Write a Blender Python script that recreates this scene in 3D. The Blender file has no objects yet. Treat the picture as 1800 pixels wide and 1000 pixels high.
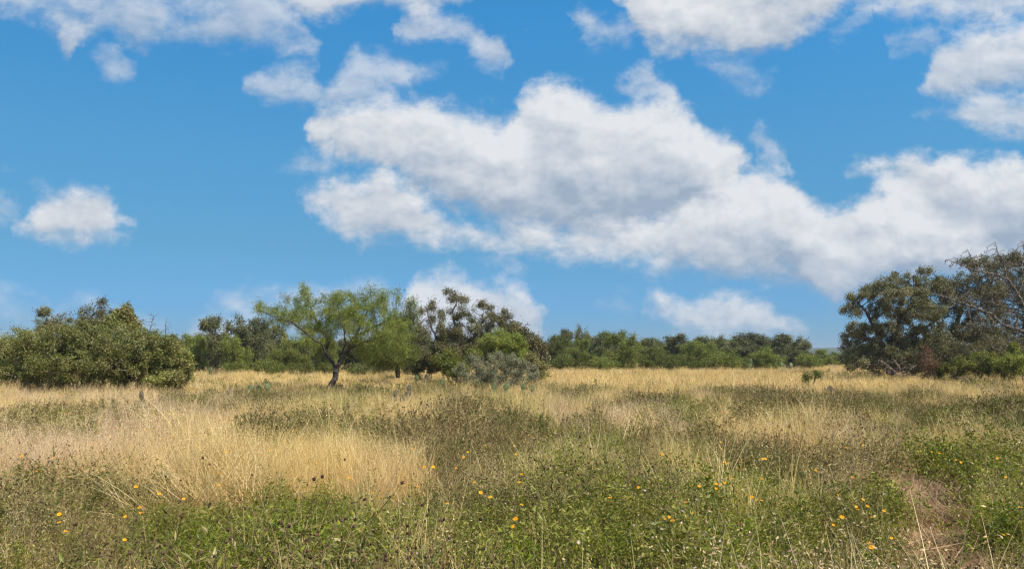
import bpy, math, random
import numpy as np
from mathutils import Vector, Matrix, Quaternion, noise as mnoise
from mathutils.kdtree import KDTree

# ------------------------------------------------------------------ camera
S = bpy.context.scene
COL = S.collection
EYE = 1.7
F = 1413.0 / 1800.0                       # focal length over picture width
PITCH = math.atan(122.0 / 1413.0)
cam = bpy.data.objects.new('camera', bpy.data.cameras.new('camera'))
COL.objects.link(cam)
cam.data.sensor_width = 36.0
cam.data.lens = 36.0 * F
cam.data.clip_start = 0.1
cam.data.clip_end = 20000.0
cam.location = (0, 0, EYE)
cam.rotation_euler = (math.pi / 2 + PITCH, 0, 0)
S.camera = cam

# ------------------------------------------------------------------ light
SUN_EL = math.radians(50)
SUN_AZ = math.radians(132)                # clockwise from straight ahead (+Y): right and a little behind
SUND = Vector((math.sin(SUN_AZ) * math.cos(SUN_EL), math.cos(SUN_AZ) * math.cos(SUN_EL), math.sin(SUN_EL)))
sl = bpy.data.lights.new('sun', 'SUN')
sl.energy = 4.6
sl.angle = math.radians(0.5)
sl.color = (1.0, 0.93, 0.80)
so = bpy.data.objects.new('sun', sl)
COL.objects.link(so)
so.rotation_euler = SUND.to_track_quat('Z', 'Y').to_euler()
S.view_settings.view_transform = 'Standard'
S.view_settings.look = 'None'
S.view_settings.gamma = 1
S.view_settings.use_curve_mapping = False
S.view_settings.exposure = 0.5
S.cycles.use_denoising = True
S.cycles.filter_width = 1.25
S.cycles.max_bounces = 6
S.cycles.diffuse_bounces = 3
S.cycles.transmission_bounces = 4
S.cycles.transparent_max_bounces = 8

def direction(px, py):
    x = (px - 900.0) / 1413.0
    v = (500.0 - py) / 1413.0
    c, s = math.cos(PITCH), math.sin(PITCH)
    return Vector((x, c - v * s, s + v * c))

def at(px, py, Y):
    """the point of the world at distance Y that lies in the photograph at (px, py)"""
    d = direction(px, py)
    return Vector((0, 0, EYE)) + d * (Y / d.y)

# ------------------------------------------------------------------ sky
W = bpy.data.worlds.new('World')
S.world = W
W.use_nodes = True
wt = W.node_tree
wt.nodes.clear()

class NT:
    """tiny node-tree writer"""
    def __init__(s, t): s.t = t
    def n(s, typ, **kw):
        nd = s.t.nodes.new(typ)
        for k, v in kw.items():
            if k == 'ins':
                for kk, vv in v.items():
                    sock = nd.inputs[kk]
                    if isinstance(vv, bpy.types.NodeSocket): s.t.links.new(vv, sock)
                    else: sock.default_value = vv
            else: setattr(nd, k, v)
        return nd
    def m(s, op, a, b=0.0, c=None, clamp=False):
        ins = {0: a, 1: b}
        if c is not None: ins[2] = c
        return s.n('ShaderNodeMath', operation=op, use_clamp=clamp, ins=ins).outputs[0]
    def v(s, op, a, b=(0, 0, 0)):
        nd = s.n('ShaderNodeVectorMath', operation=op, ins={0: a, 1: b})
        return nd.outputs[0]
    def mix(s, f, a, b, bt='MIX'):
        nd = s.n('ShaderNodeMix', data_type='RGBA', blend_type=bt)
        for i, x in ((0, f), (6, a), (7, b)):
            if isinstance(x, bpy.types.NodeSocket): s.t.links.new(x, nd.inputs[i])
            else: nd.inputs[i].default_value = x if i == 0 else (x if len(x) == 4 else (*x, 1))
        return nd.outputs[2]
    def rng(s, x, a, b, c=0.0, d=1.0, it='LINEAR'):
        return s.n('ShaderNodeMapRange', interpolation_type=it,
                   ins={'Value': x, 'From Min': a, 'From Max': b, 'To Min': c, 'To Max': d}).outputs[0]
    def noise(s, vec, sc, det=4, rough=0.5, dist=0.0, lac=2.0):
        return s.n('ShaderNodeTexNoise', ins={'Vector': vec, 'Scale': sc, 'Detail': det, 'Roughness': rough,
                                               'Distortion': dist, 'Lacunarity': lac})

# clouds, in layers from back to front.  Each cloud: density, then (x, top, base) along it, in directions of the real sky
LAYERS = [
 # thin torn cloud high up
 [(.3, (170,85,95), (200,82,122), (225,115,130)),
  (.42, (428,150,160), (450,132,172), (480,128,186), (520,108,188), (540,112,188), (565,150,185), (585,140,184), (620,100,186),
        (650,78,170), (690,92,165), (720,105,142), (750,118,140), (775,125,132)),
  (.5, (1005,20,40), (1030,15,75), (1060,30,88), (1090,28,85), (1115,45,60)),
  (.42, (1084,145,152), (1110,135,168), (1145,100,174), (1165,130,170), (1185,150,160)),
  (.34, (1230,95,112), (1260,98,130), (1290,110,150), (1330,118,160), (1365,120,140)),
  (.3, (1455,50,62), (1470,38,70), (1500,20,55), (1530,10,30)),
  (.3, (1565,80,95), (1600,62,100), (1640,50,98), (1660,60,80))],
 # the row along the top edge
 [(.45, (-80,-60,20), (0,-60,24), (60,-60,30), (85,-60,35), (100,-60,60), (118,-60,98), (135,-60,95), (150,-60,60), (200,-60,46), (255,-60,75), (300,-60,76), (340,-60,70), (400,-60,80),
        (460,-10,90), (520,16,90), (548,50,86), (556,70,78)),
  (.7, (480,-60,8), (560,-60,36), (620,-60,26), (700,-60,10), (760,-60,22), (815,-60,6), (850,-60,-15)),
  (.95, (1080,-10,0), (1110,-60,50), (1145,-60,78), (1200,-60,82), (1250,-60,80), (1320,-60,88), (1370,-60,84), (1400,-60,62), (1440,-60,40), (1485,-60,12), (1510,-60,0)),
  (.6, (1500,-60,10), (1580,-60,26), (1640,-60,36), (1720,-60,38), (1800,-60,24), (1880,-60,20))],
 [(.5, (695,24,50), (720,26,75), (760,28,80), (800,36,88), (835,42,104), (862,64,122), (880,95,124), (888,108,114)),
  (.3, (100,36,60), (112,36,90), (125,36,100), (150,36,60), (160,36,44)),
  (.7, (1620,150,162), (1650,85,165), (1690,60,166), (1740,42,168), (1800,36,168), (1880,30,170)),
  (.42, (1325,236,250), (1345,222,285), (1370,248,292), (1395,268,300), (1400,285,290))],
 # large cumulus and the heap on the right
 [(.4, (495,300,308), (530,278,318), (570,280,318), (600,296,302)),
  (1.1, (550,200,250), (570,186,272), (600,182,292), (650,176,306), (700,174,322), (745,178,345), (790,192,365), (830,205,380), (870,190,400), (905,200,410),
        (925,165,415), (955,138,420), (985,140,425), (1020,152,425), (1060,172,425), (1090,176,425), (1130,176,422), (1180,176,418), (1215,190,405), (1250,220,390),
        (1280,232,330), (1310,260,292), (1330,284,288)),
  (.6, (1600,200,206), (1660,195,212), (1720,165,238), (1760,160,245), (1800,160,245), (1880,160,240)),
  (.25, (50,330,335), (75,318,330), (85,320,326))],
 # lower band in front
 [(.9, (28,392,398), (52,368,404), (75,335,418), (110,325,424), (150,322,427), (185,338,422), (205,362,415), (225,376,404), (240,386,392)),
  (.5, (-60,345,382), (0,348,384), (22,366,380), (34,376,378)),
  (.82, (530,338,344), (560,328,385), (590,312,395), (615,320,410), (645,312,425), (670,302,428), (700,322,430), (730,342,430), (760,372,425), (800,392,424), (850,398,436),
        (900,398,440), (960,400,450), (1040,402,455), (1120,388,468), (1200,352,476), (1270,325,484), (1295,308,487), (1330,292,490), (1370,290,495), (1395,318,510),
        (1430,350,520), (1460,368,522), (1500,350,520), (1540,310,500), (1580,300,500), (1640,298,495), (1700,298,490), (1800,290,480), (1880,290,480)),
  (.4, (840,444,450), (880,440,474), (905,446,478), (922,462,468))],
 # front right: bright heap
 [(.85, (1455,398,408), (1475,372,440), (1500,372,452), (1560,392,455), (1640,402,450), (1700,408,448), (1760,425,445)),
  (.8, (1500,300,306), (1530,282,312), (1565,274,320), (1600,278,340), (1660,276,395), (1720,282,405), (1800,284,410), (1880,284,400)),
  (1.2, (728,515,600), (745,482,620), (790,476,620), (820,478,620), (848,498,620), (880,498,620), (905,500,622), (930,520,605), (948,545,590), (953,566,575)),
  (.35, (380,536,542), (400,522,550), (440,506,558), (480,505,560), (540,506,600), (600,505,600), (680,505,600), (725,520,600)),
  (.55, (340,592,600), (365,572,612), (400,562,615), (440,570,615), (480,580,615)),
  (.28, (1050,528,534), (1070,520,546), (1100,530,548), (1116,538,542)),
  (1.0, (1134,532,548), (1160,516,562), (1190,514,582), (1220,532,585), (1250,520,590), (1290,516,590), (1330,520,592), (1360,545,592), (1400,572,592), (1412,582,586)),
  (.22, (-60,518,600), (0,516,600), (60,528,600), (100,545,600), (130,522,600), (160,510,600), (190,522,600), (230,545,600), (300,560,600)),
  (.2, (1180,592,612), (1280,590,612), (1400,590,612), (1430,600,610))],
]
UX0, UX1, VSC = -0.95, 0.95, 0.55
def uv(px, py):
    d = direction(px, py); return d.x / d.y, d.z / d.y
w = NT(wt)
tc = w.n('ShaderNodeTexCoord')
sp = w.n('ShaderNodeSeparateXYZ', ins={0: tc.outputs['Generated']})
yy = w.m('MAXIMUM', w.m('ABSOLUTE', sp.outputs[1]), 0.12)
P = w.n('ShaderNodeCombineXYZ', ins={0: w.m('DIVIDE', sp.outputs[0], yy), 1: w.m('DIVIDE', sp.outputs[2], yy), 2: 0.0}).outputs[0]
sky = w.n('ShaderNodeTexSky', sky_type='NISHITA')
sky.sun_disc = False
sky.sun_elevation = SUN_EL
sky.sun_rotation = SUN_AZ
sky.altitude = 600; sky.air_density = 1.0; sky.dust_density = 0.3; sky.ozone_density = 1.5
tint = w.n('ShaderNodeValToRGB', ins={0: sp.outputs[2]})
TINT = [(0.0, (.27, .50, .92)), (.055, (.27, .57, .99)), (.13, (.355, .72, .93)), (.24, (.43, 1.02, 1.22)), (.4, (.38, 1.34, 1.72))]
while len(tint.color_ramp.elements) < len(TINT): tint.color_ramp.elements.new(0.5)
for e, (p_, c_) in zip(tint.color_ramp.elements, TINT):
    e.position = p_; e.color = (*c_, 1)
side = w.rng(sp.outputs[0], -.5, .5, .95, 1.13)                       # sky colour brightened towards the right
SKYT = w.mix(1.0, sky.outputs[0], w.mix(1.0, tint.outputs[0], w.n('ShaderNodeCombineColor', ins={0: side, 1: side, 2: side}).outputs[0], 'MULTIPLY'), 'MULTIPLY')
low = w.rng(sp.outputs[2], 0.0, 0.13, 0.86, 1.0, 'SMOOTHSTEP')      # air near the horizon veils far clouds

def fbm(vec, det):
    return w.noise(w.v('MULTIPLY', vec, (1, 1.45, 1)), 13.0, det, 0.63, 0.12).outputs[0]
w1 = w.noise(P, 6.0, 3, 0.5).outputs['Color']
w2 = w.noise(P, 22.0, 4, 0.6).outputs['Color']
q = w.v('ADD', P, w.v('MULTIPLY', w.v('SUBTRACT', w1, (.5, .5, .5)), (.05, .03, 0)))
q = w.v('ADD', q, w.v('MULTIPLY', w.v('SUBTRACT', w2, (.5, .5, .5)), (.06, .04, 0)))
qs = w.n('ShaderNodeSeparateXYZ', ins={0: q})
qu = w.rng(qs.outputs[0], UX0, UX1)
qv = qs.outputs[1]
n0 = fbm(P, 8)
n1 = fbm(w.v('ADD', P, (0.008, 0.016, 0)), 3)
big = w.noise(P, 7.0, 2, 0.5).outputs[0]
relief = w.m('MULTIPLY', w.m('SUBTRACT', n0, n1), 1.6)
relief = w.m('MULTIPLY_ADD', w.m('SUBTRACT', big, .5), 0.9, relief)
relief = w.m('MULTIPLY_ADD', w.m('SUBTRACT', w.noise(w.v('MULTIPLY', P, (1, 1.7, 1)), 20.0, 3, 0.55, .4).outputs[0], .5), 0.4, relief)
flat_, lev = [c for l_ in LAYERS for c in l_], []
for i, c in enumerate(flat_):
    k = 0
    for j in range(i):
        if c[1][0] - 34 < flat_[j][-1][0] and flat_[j][1][0] - 34 < c[-1][0]: k = max(k, lev[j] + 1)
    lev.append(k)
LAYERS = [[c for c, l_ in zip(flat_, lev) if l_ == k] for k in range(max(lev) + 1)]
print('cloud layers', len(LAYERS))
out = SKYT
for lay in LAYERS:
    nd = w.n('ShaderNodeRGBCurve', ins={'Color': w.n('ShaderNodeCombineXYZ', ins={0: qu, 1: qu, 2: qu}).outputs[0]})
    mp = nd.mapping
    mp.use_clip = False
    P3 = [(UX0, .5, .55, 0.0)]
    for (st, *pts) in sorted(lay, key=lambda c: c[1][0]):
        pts = [(*uv(x, t), uv(x, b)[1]) for x, t, b in pts]
        u0, u1 = pts[0][0], pts[-1][0]
        m0, m1 = (pts[0][1] + pts[0][2]) / 2, (pts[-1][1] + pts[-1][2]) / 2
        P3.append((u0 - .012, m0 - .02, m0 + .02, st))
        P3 += [(u, t, b, st) for u, t, b in pts]
        P3.append((u1 + .012, m1 - .02, m1 + .02, st))
    P3.append((UX1, .5, .55, 0))
    P3.sort(key=lambda p: p[0])
    us = [(p[0] - UX0) / (UX1 - UX0) for p in P3]; us[0] = 0.0; us[-1] = 1.0
    for k, f in ((0, lambda p: p[1] / VSC), (1, lambda p: p[2] / VSC), (2, lambda p: p[3] / 1.2)):
        c = mp.curves[k]
        vals = [min(1, max(0, f(p))) for p in P3]
        c.points[0].location = (us[0], vals[0]); c.points[1].location = (us[-1], vals[-1])
        for a_, b_ in zip(us[1:-1], vals[1:-1]):
            c.points.new(a_, b_)
        for p in c.points: p.handle_type = 'VECTOR'
    mp.update()
    o = w.n('ShaderNodeSeparateColor', ins={0: nd.outputs[0]})
    top = w.m('MULTIPLY_ADD', o.outputs[0], VSC, w.m('MULTIPLY', qv, -1))       # height left under the top
    bot = w.m('MULTIPLY_ADD', o.outputs[1], -VSC, qv)                            # height above the base
    st = w.m('MULTIPLY', o.outputs[2], 1.2)
    fld = w.m('MULTIPLY', w.n('ShaderNodeMath', operation='SMOOTH_MIN', ins={0: top, 1: bot, 2: .015}).outputs[0], 16.0)
    fld = w.m("MINIMUM", w.m("ADD", fld, 0.2), st)
    c = w.m('MULTIPLY_ADD', w.m('SUBTRACT', n0, .5), 1.35, fld)
    dens = w.rng(c, -0.01, 0.6, 0, 1, 'SMOOTHSTEP')
    dens = w.m('MULTIPLY', dens, w.rng(st, 0.0, .8, .25, 1.0))
    lit = w.m('SUBTRACT', w.rng(top, 0.01, 0.17, 1.0, 0.3, 'SMOOTHSTEP'), w.rng(bot, 0.0, 0.10, 0.38, 0.0, 'SMOOTHSTEP'))  # cloud light and shade put into the colour: bright tops, grey bases
    lit = w.m('ADD', lit, relief, clamp=True)
    ccol = w.mix(lit, (3.45, 4.35, 5.6), (7.95, 8.15, 8.45))
    out = w.mix(w.m('MULTIPLY', dens, low), out, ccol)
rest = w.noise(tc.outputs['Generated'], 2.6, 6, .6).outputs[0]            # unseen clouds added over the rest of the sky, whitening its light
OTHER = w.mix(w.m('MULTIPLY', w.rng(rest, .47, .62, 0, .9, 'SMOOTHSTEP'), w.rng(sp.outputs[2], .02, .2, 0, 1)), SKYT, (6.4, 6.8, 7.4))
bg = w.n('ShaderNodeBackground', ins={'Color': w.mix(w.rng(sp.outputs[1], 0.12, .3, 0, 1), OTHER, out), 'Strength': 0.07})
wt.links.new(bg.outputs[0], w.n('ShaderNodeOutputWorld').inputs[0])

# ------------------------------------------------------------------ helpers
RNG = np.random.default_rng(11)
random.seed(4)
def tag(o, label=None, cat=None, group=None, kind=None):
    if label: o['label'] = label
    if cat: o['category'] = cat
    if group: o['group'] = group
    if kind: o['kind'] = kind
    return o
def empty(name, loc=(0, 0, 0)):
    o = bpy.data.objects.new(name, None); COL.objects.link(o); o.location = loc
    o.empty_display_size = .3
    return o

class MB:
    """collects polygons (as arrays of equal-sized faces) with a tint per face; build() links them as one mesh object"""
    def __init__(s): s.v = []; s.f = []; s.t = []; s.m = []; s.n = 0
    def add(s, verts, faces, tint=0.5, mat=0):
        verts = np.asarray(verts, float).reshape(-1, 3); faces = np.asarray(faces, int)
        if len(faces) == 0: return
        s.v.append(verts); s.f.append(faces + s.n); s.n += len(verts)
        s.t.append(np.broadcast_to(np.asarray(tint, float), (len(faces),)).copy())
        s.m.append(np.full(len(faces), mat))
    def mesh(s, name, mats, smooth=False):
        me = bpy.data.meshes.new(name)
        V = np.concatenate(s.v)
        loops = np.concatenate([f.ravel() for f in s.f])
        tot = np.concatenate([np.full(len(f), f.shape[1]) for f in s.f])
        me.vertices.add(len(V)); me.vertices.foreach_set('co', V.astype(np.float32).ravel())
        me.loops.add(len(loops)); me.loops.foreach_set('vertex_index', loops.astype(np.int32))
        me.polygons.add(len(tot))
        me.polygons.foreach_set('loop_start', np.concatenate([[0], np.cumsum(tot)[:-1]]).astype(np.int32))
        me.polygons.foreach_set('loop_total', tot.astype(np.int32))
        for m in mats: me.materials.append(m)
        me.polygons.foreach_set('material_index', np.concatenate(s.m).astype(np.int32))
        a = me.attributes.new('tint', 'FLOAT', 'FACE'); a.data.foreach_set('value', np.concatenate(s.t).astype(np.float32))
        me.polygons.foreach_set('use_smooth', np.full(len(tot), smooth))
        me.update(calc_edges=True)
        return me
    def build(s, name, mats, parent=None, smooth=False):
        o = bpy.data.objects.new(name, s.mesh(name, mats if isinstance(mats, list) else [mats], smooth))
        COL.objects.link(o)
        if parent: o.parent = parent
        return o

def unit(a):
    return a / np.maximum(np.linalg.norm(a, axis=-1, keepdims=True), 1e-9)
def rand_dirs(n, up=0.0):
    d = RNG.normal(size=(n, 3)); d[:, 2] += up
    return unit(d)

def leaves(mb, pos, length, width, up=0.5, droop=0.0, tint=None, mat=0, axis=None, fold=0.15):
    """diamond leaves at pos; up = how far their faces turn to the sky"""
    n = len(pos)
    if n == 0: return
    L = np.broadcast_to(np.asarray(length, float), (n,)) * RNG.uniform(.65, 1.35, n)
    Wd = np.broadcast_to(np.asarray(width, float), (n,)) * RNG.uniform(.7, 1.3, n)
    a = rand_dirs(n) if axis is None else unit(axis + RNG.normal(size=(n, 3)) * .35)
    a[:, 2] -= droop; a = unit(a)
    nrm = rand_dirs(n, up)
    b = unit(np.cross(a, nrm)); nn = np.cross(b, a)
    p0 = pos; p2 = pos + a * L[:, None]
    mid = pos + a * (L * .45)[:, None]
    p1 = mid + b * (Wd / 2)[:, None] + nn * (Wd * fold)[:, None]
    p3 = mid - b * (Wd / 2)[:, None] + nn * (Wd * fold)[:, None]
    V = np.stack([p0, p1, p2, p3], 1).reshape(-1, 3)
    mb.add(V, np.arange(4 * n).reshape(n, 4), RNG.random(n) if tint is None else tint, mat)

def ribbons(mb, base, az, h, w, lean, curl, segs, tint=None, mat=0, wfun=None):
    """grass blades as tapering ribbons; returns tip positions and every level"""
    n = len(base)
    t = np.linspace(0, 1, segs + 1)
    ang = lean[:, None] + curl[:, None] * t[None] ** 1.5
    ds = (h / segs)[:, None]
    hor = np.concatenate([np.zeros((n, 1)), np.cumsum(np.sin(ang[:, :-1]) * ds, 1)], 1)
    ver = np.concatenate([np.zeros((n, 1)), np.cumsum(np.cos(ang[:, :-1]) * ds, 1)], 1)
    c, s_ = np.cos(az)[:, None], np.sin(az)[:, None]
    ctr = np.stack([base[:, 0, None] + hor * c, base[:, 1, None] + hor * s_, base[:, 2, None] + ver], 2)
    wd = (w[:, None] * (1 - t[None] ** 1.6 * .85)) / 2
    fa = az + np.pi / 2 + RNG.normal(size=n) * .9
    sd = np.stack([np.cos(fa), np.sin(fa), np.zeros(n)], 1)[:, None, :] * wd[:, :, None]
    V = np.stack([ctr - sd, ctr + sd], 2)                      # n, segs+1, 2, 3
    idx = np.arange(n)[:, None] * (segs + 1) * 2 + np.arange(segs)[None] * 2
    Fc = np.stack([idx, idx + 1, idx + 3, idx + 2], 2).reshape(-1, 4)
    tt = RNG.random(n) if tint is None else tint
    mb.add(V.reshape(-1, 3), Fc, np.repeat(tt, segs), mat)
    return ctr

def tubes(mb, A, B, ra, rb, k=5, tint=None, mat=0):
    """frustums from A to B"""
    n = len(A)
    if n == 0: return
    d = unit(B - A)
    ref = np.where(np.abs(d[:, 2:3]) > .9, np.array([[1., 0, 0]]), np.array([[0, 0, 1.]]))
    u = unit(np.cross(d, ref)); v = np.cross(d, u)
    th = np.arange(k) * 2 * np.pi / k
    ring = u[:, None] * np.cos(th)[None, :, None] + v[:, None] * np.sin(th)[None, :, None]
    V = np.concatenate([A[:, None] + ring * ra[:, None, None], B[:, None] + ring * rb[:, None, None]], 1)
    i = np.arange(k); j = (i + 1) % k
    Fq = np.stack([i, j, j + k, i + k], 1)
    Fc = (np.arange(n)[:, None, None] * 2 * k + Fq[None]).reshape(-1, 4)
    mb.add(V.reshape(-1, 3), Fc, np.repeat(RNG.random(n) if tint is None else tint, k), mat)

# ------------------------------------------------------------------ materials
def new_mat(name):
    m = bpy.data.materials.new(name); m.use_nodes = True; m.node_tree.nodes.clear()
    return m, NT(m.node_tree)
def ramp(T, fac, cols):
    r = T.n('ShaderNodeValToRGB', ins={0: fac})
    while len(r.color_ramp.elements) < len(cols): r.color_ramp.elements.new(.5)
    for e, (p, c) in zip(r.color_ramp.elements, cols): e.position = p; e.color = (*c, 1)
    return r.outputs[0]
def leaf_mat(name, cols, trans=.3, rough=.55, spec=.3, patch=None, pscale=.6, vary=.25, tcol=(1.15, 1.1, .6)):
    """cols: ramp over the tint of each leaf; patch: second ramp taken on in places of the world"""
    m, T = new_mat(name)
    tint = T.n('ShaderNodeAttribute', attribute_name='tint').outputs['Fac']
    col = ramp(T, tint, cols)
    oi = T.n('ShaderNodeObjectInfo')
    if patch:
        geo = T.n('ShaderNodeNewGeometry').outputs['Position']
        nz = T.noise(geo, pscale, 3, .6).outputs[0]
        f = T.rng(T.m('ADD', nz, T.m('MULTIPLY_ADD', oi.outputs['Random'], .22, -.11)), .42, .60, 0, 1, 'SMOOTHSTEP')
        col = T.mix(f, col, ramp(T, tint, patch))
    val = T.rng(oi.outputs['Random'], 0, 1, 1 - vary, 1 + vary)
    col = T.mix(1.0, col, T.n('ShaderNodeCombineColor', ins={0: val, 1: val, 2: val}).outputs[0], 'MULTIPLY')
    p = T.n('ShaderNodeBsdfPrincipled', ins={'Base Color': col, 'Roughness': rough, 'Specular IOR Level': spec})
    if trans > 0:
        tr = T.n('ShaderNodeBsdfTranslucent', ins={'Color': T.mix(1.0, col, tcol, 'MULTIPLY')})
        mx = T.n('ShaderNodeMixShader', ins={0: trans})
        T.t.links.new(p.outputs[0], mx.inputs[1]); T.t.links.new(tr.outputs[0], mx.inputs[2])
        out = mx.outputs[0]
    else: out = p.outputs[0]
    T.t.links.new(out, T.n('ShaderNodeOutputMaterial').inputs[0])
    return m
def bark_mat(name, a, b, sc=14):
    m, T = new_mat(name)
    tcn = T.n('ShaderNodeTexCoord').outputs['Object']
    nz = T.noise(T.v('MULTIPLY', tcn, (1, 1, .35)), sc, 6, .65).outputs[0]
    col = ramp(T, T.rng(nz, .35, .65), [(0, a), (1, b)])
    bp = T.n('ShaderNodeBump', ins={'Strength': .8, 'Distance': .02, 'Height': nz})
    p = T.n('ShaderNodeBsdfPrincipled', ins={'Base Color': col, 'Roughness': .9, 'Specular IOR Level': .15, 'Normal': bp.outputs[0]})
    T.t.links.new(p.outputs[0], T.n('ShaderNodeOutputMaterial').inputs[0])
    return m

M = {}
M['mesquite'] = leaf_mat('mesquite_leaf', [(0, (.10, .13, .025)), (.5, (.20, .235, .05)), (1, (.36, .37, .11))], .42, .6, .2)
M['mesquite_far'] = leaf_mat('mesquite_far_leaf', [(0, (.095, .12, .022)), (.6, (.185, .21, .045)), (1, (.33, .33, .09))], .35, .6, .2, vary=.3)
M['oak'] = leaf_mat('live_oak_leaf', [(0, (.08, .072, .024)), (.55, (.16, .142, .052)), (.85, (.27, .235, .11)), (1, (.38, .33, .2))], .22, .5, .35, patch=[(0, (.07, .066, .026)), (.6, (.16, .15, .066)), (1, (.36, .33, .19))], pscale=.9)
M['oak_far'] = leaf_mat('far_oak_leaf', [(0, (.08, .085, .028)), (.7, (.15, .155, .052)), (1, (.28, .25, .11))], .2, .5, .4, vary=.3)
M['bush'] = leaf_mat('broad_bush_leaf', [(0, (.12, .13, .022)), (.45, (.22, .235, .048)), (.8, (.33, .32, .10)), (.95, (.52, .47, .22)), (1, (.36, .18, .08))], .28, .42, .5,
                     patch=[(0, (.11, .10, .03)), (.6, (.22, .20, .06)), (1, (.44, .36, .17))], pscale=.7)
M['bright_bush'] = leaf_mat('yellow_green_leaf', [(0, (.09, .11, .015)), (.5, (.19, .21, .035)), (1, (.36, .34, .08))], .35, .5, .35)
M['grey_bush'] = leaf_mat('silver_grey_leaf', [(0, (.12, .125, .062)), (.6, (.225, .225, .13)), (1, (.39, .37, .24))], .12, .7, .2)
M['dry_leaf'] = leaf_mat('dead_brown_leaf', [(0, (.16, .09, .055)), (1, (.34, .20, .12))], .1, .8, .1)
M['bark_oak'] = bark_mat('oak_bark', (.07, .056, .045), (.19, .16, .135))
M['bark_mesquite'] = bark_mat('mesquite_bark', (.035, .028, .022), (.12, .10, .08))
M['bark_dead'] = bark_mat('dead_wood', (.075, .06, .05), (.21, .175, .15), 9)
M['twig'] = bark_mat('twig_bark', (.17, .125, .095), (.30, .24, .20), 9)

# ------------------------------------------------------------------ trees
def grow(skel, att, step, infl, kill, iters=90, jitter=.12):
    """space colonisation from a set of limb polylines towards attraction points; returns node positions and parents"""
    pos, par = [], []
    def addline(pts, start):
        last = start
        for i in range(len(pts)):
            a = pos[last] if last is not None else None
            p = Vector(pts[i])
            if a is None:
                pos.append(p); par.append(-1); last = 0; continue
            d = (p - a).length; n = max(1, int(round(d / step)))
            for k in range(1, n + 1):
                q = a.lerp(p, k / n)
                if k < n: q = q + Vector(RNG.normal(size=3) * step * .12)
                pos.append(q); par.append(last); last = len(pos) - 1
    def nearest(p):
        return min(range(len(pos)), key=lambda i: (pos[i] - p).length_squared)
    for i, pl in enumerate(skel):
        pl = [Vector(p) for p in pl]
        if i == 0: addline(pl, None)
        else: addline(pl[1:], nearest(pl[0]))
    att = [Vector(a) for a in att]
    for it in range(iters):
        if not att: break
        kd = KDTree(len(pos))
        for i, p in enumerate(pos): kd.insert(p, i)
        kd.balance()
        pull, keep = {}, []
        for a in att:
            co, i, d = kd.find(a)
            if d < kill: continue
            keep.append(a)
            if d < infl:
                v = (a - pos[i]).normalized()
                if i in pull: pull[i] += v
                else: pull[i] = v.copy()
        if not pull: 
            infl *= 1.5
            if infl > 30: break
            att = keep; continue
        for i, v in pull.items():
            if v.length < 1e-3: continue
            v = (v.normalized() + Vector(RNG.normal(size=3) * jitter)).normalized()
            pos.append(pos[i] + v * step); par.append(i)
        att = keep
    return np.array([tuple(p) for p in pos]), np.array(par)

def radii(par, tip, power=2.3, taper=0.0):
    n = len(par); r = np.zeros(n)
    kids = np.zeros(n, int)
    for i in range(n - 1, 0, -1): pass
    acc = np.zeros(n)
    order = range(n - 1, -1, -1)
    for i in order:
        r[i] = max(acc[i], tip ** power) ** (1 / power)
        if par[i] >= 0: acc[par[i]] += r[i] ** power + taper * tip ** power; kids[par[i]] += 1
    return r, kids

def in_lobes(lobes, n):
    """points inside ellipsoids (centre, radii); more in the larger"""
    w_ = np.array([r[0] * r[1] * r[2] for c, r in lobes]) ** .75; w_ /= w_.sum()
    out = []
    for (c, r), k in zip(lobes, RNG.multinomial(n, w_)):
        d = rand_dirs(k) * (RNG.random(k) ** (1 / 2.2))[:, None]
        out.append(np.array(c) + d * np.array(r))
    return np.concatenate(out)

def ragged(lobes, n=5, k=.38, core=.86):
    """breaks smooth lobes up: a smaller core and sprays standing out of it"""
    out = []
    for c, r in lobes:
        out.append((c, tuple(a * core for a in r)))
        for i in range(n):
            d = rand_dirs(1, .25)[0]; q = RNG.uniform(.62, 1.08); kk = k * RNG.uniform(.45, 1.1)
            out.append((tuple(np.array(c) + d * np.array(r) * q), tuple(a * kk for a in r)))
    return out

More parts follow.
